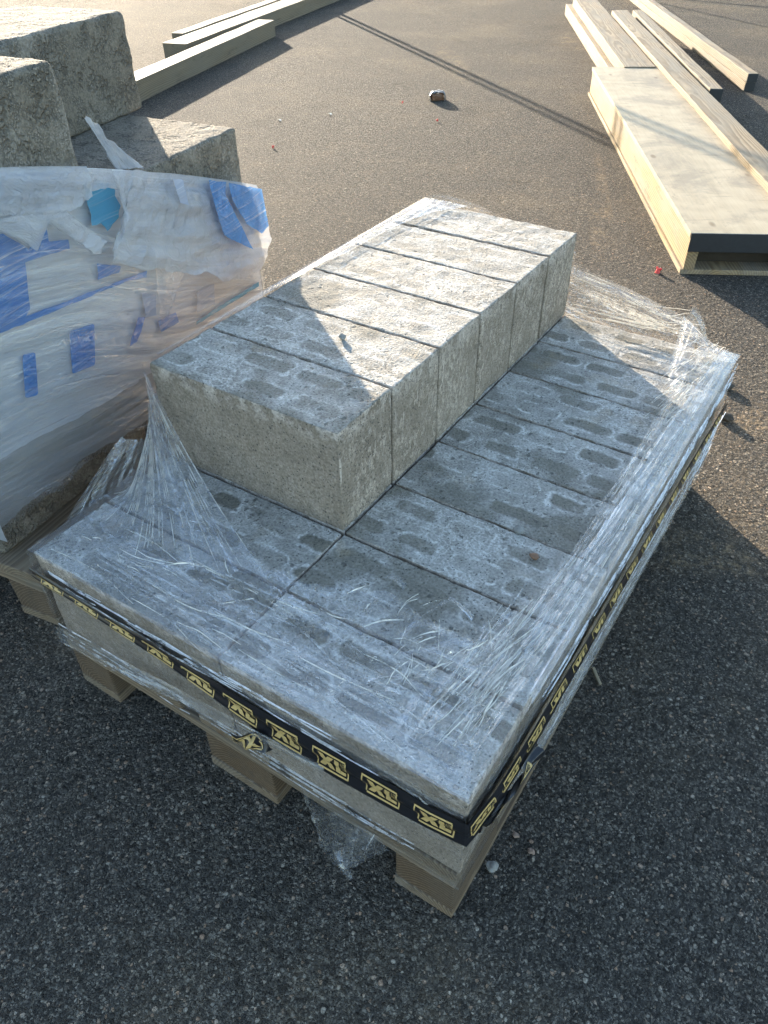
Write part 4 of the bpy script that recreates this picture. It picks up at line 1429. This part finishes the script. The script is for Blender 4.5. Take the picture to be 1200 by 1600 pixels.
# ================================================================== small things on the ground and on the load
# crumpled scrap of packaging, open towards the camera
sc = empty('crumpled_scrap', (-2.45, 4.19, 0), R(35))
tag(sc, 'small crumpled brown and silver scrap with its own shadow on the asphalt', 'litter')
V, F, UV = [], [], []
n1_, n2_ = 22, 9
for i in range(n1_):
    a = math.pi * (1.12 * i / (n1_ - 1) - .06)
    for j in range(n2_):
        r = .048 * (1 + .18 * noise.noise(Vector((i * .5, j * .6, 2))))
        V.append((max(-.85, min(.85, math.cos(a))) * r * 1.3, (j / (n2_ - 1) - .5) * .075 + .012 * noise.noise(Vector((i * .4, j, 5))), .004 + min(.8, math.sin(a)) * r * 1.35))
        UV.append((i * .01, j * .01))
F = [(i * n2_ + j, (i + 1) * n2_ + j, (i + 1) * n2_ + j + 1, i * n2_ + j + 1) for i in range(n1_ - 1) for j in range(n2_ - 1)]
o = mesh_obj('shell', V, F, M['foil'], sc)
sc.scale = (.85, .85, .85)
o.modifiers.new('thick', 'SOLIDIFY').thickness = .003
bmi = rough_box_mesh('filling', (.09, .06, .045), .006, .010, .006, 77, M['brown'])
inst('filling', bmi, (0, .0, .002), .3, sc)
for k, (x, y, lab) in enumerate(((-.47, 2.382, 'red plastic bit on the asphalt near the plywood panel corner'), (-2.683, 2.866, 'red plastic bit on the asphalt beside the tall stack'),
                                 (-2.59, 4.008, 'tiny red plastic bit left of the crumpled scrap'), (-2.201, 3.76, 'tiny red plastic bit just below the crumpled scrap'))):
    bm = bmesh.new()
    bmesh.ops.create_cone(bm, cap_ends=True, segments=10, radius1=.010, radius2=.004, depth=.018)
    bmesh.ops.create_icosphere(bm, subdivisions=1, radius=.006, matrix=Matrix.Translation((.009, 0, .006)))
    bmesh.ops.create_icosphere(bm, subdivisions=1, radius=.005, matrix=Matrix.Translation((-.006, .006, .007)))
    me = bpy.data.meshes.new('plastic_bit')
    bm.to_mesh(me)
    bm.free()
    me.materials.append(M['red'])
    o = inst('plastic_bit', me, (x, y, .009), k * 1.3)
    o.scale = (1, 1, 1) if k == 0 else (.6, .6, .6)
    o.rotation_euler.x = .5 * k
    tag(o, lab, 'litter', 'red plastic bits')
pebble('loose_stone', (.012, .10, 0), (.009, .0085, .006), M['stone'], 1, 'pale square loose stone beside the near right pallet foot', group='loose stones')
pebble('loose_stone', (.02, .165, 0), (.006, .004, .004), M['stone2'], 2, 'small pinkish loose stone next to the pale square one', group='loose stones')
pebble('loose_stone', (.052, .155, 0), (.006, .005, .004), M['stone2'], 3, 'brown-pink loose stone right of the near pallet foot', group='loose stones')
pebble('loose_stone', (-.010, 1.535, 0), (.022, .014, .012), M['soil'], 4, 'dark clod in the sandy patch beyond the right side of the load', group='loose stones')
pebble('loose_stone', (-.05, 1.70, 0), (.024, .018, .010), M['soil'], 5, 'dark clod just off the far right corner of the load', group='loose stones')
pebble('snail_shell', (-.107, .418, Z1 + .001), (.0075, .006, .005), M['brown'], 91, 'small brown shell on a dark patch of the right lower column', 'shell')
pebble('mortar_crumb', (-.153, .462, Z1 + .001), (.010, .008, .006), M['stone'], 92, 'grey mortar crumb on the joint behind the brown shell', 'mortar crumb')
pebble('mortar_crumb', (-.56, .55, ZU + .001), (.007, .006, .005), M['stone'], 93, 'small mortar crumb on the sunlit part of the raised row', 'mortar crumb')
o = inst('wood_splinter', board_mesh((.035, .006, .005), M['timber'], 95, .001, .001, 3), (.014, .525, .006), R(-40))
o.rotation_euler.y = R(20)
tag(o, 'thin wood splinter sticking out under the right side of the pallet', 'splinter')
for k, (x, y) in enumerate(((-2.824, 3.558), (-3.0, 3.3))):
    o = sheet('paper_bit', [(x - .012, y, .004), (x, y + .003, .010), (x + .012, y, .004)], [(x - .010, y + .018, .004), (x, y + .02, .007), (x + .012, y + .017, .003)], 8, 6, M['paper'], None, .002, 40, 40, 0, seed=70 + k)
    tag(o, ('pale scrap of paper on the sunlit asphalt left of the crumpled scrap', 'second pale scrap of paper on the sunlit asphalt, nearer the left timbers',
            'tiny pale scrap on the sunlit asphalt behind the raised row')[k], 'litter', 'pale paper scraps')
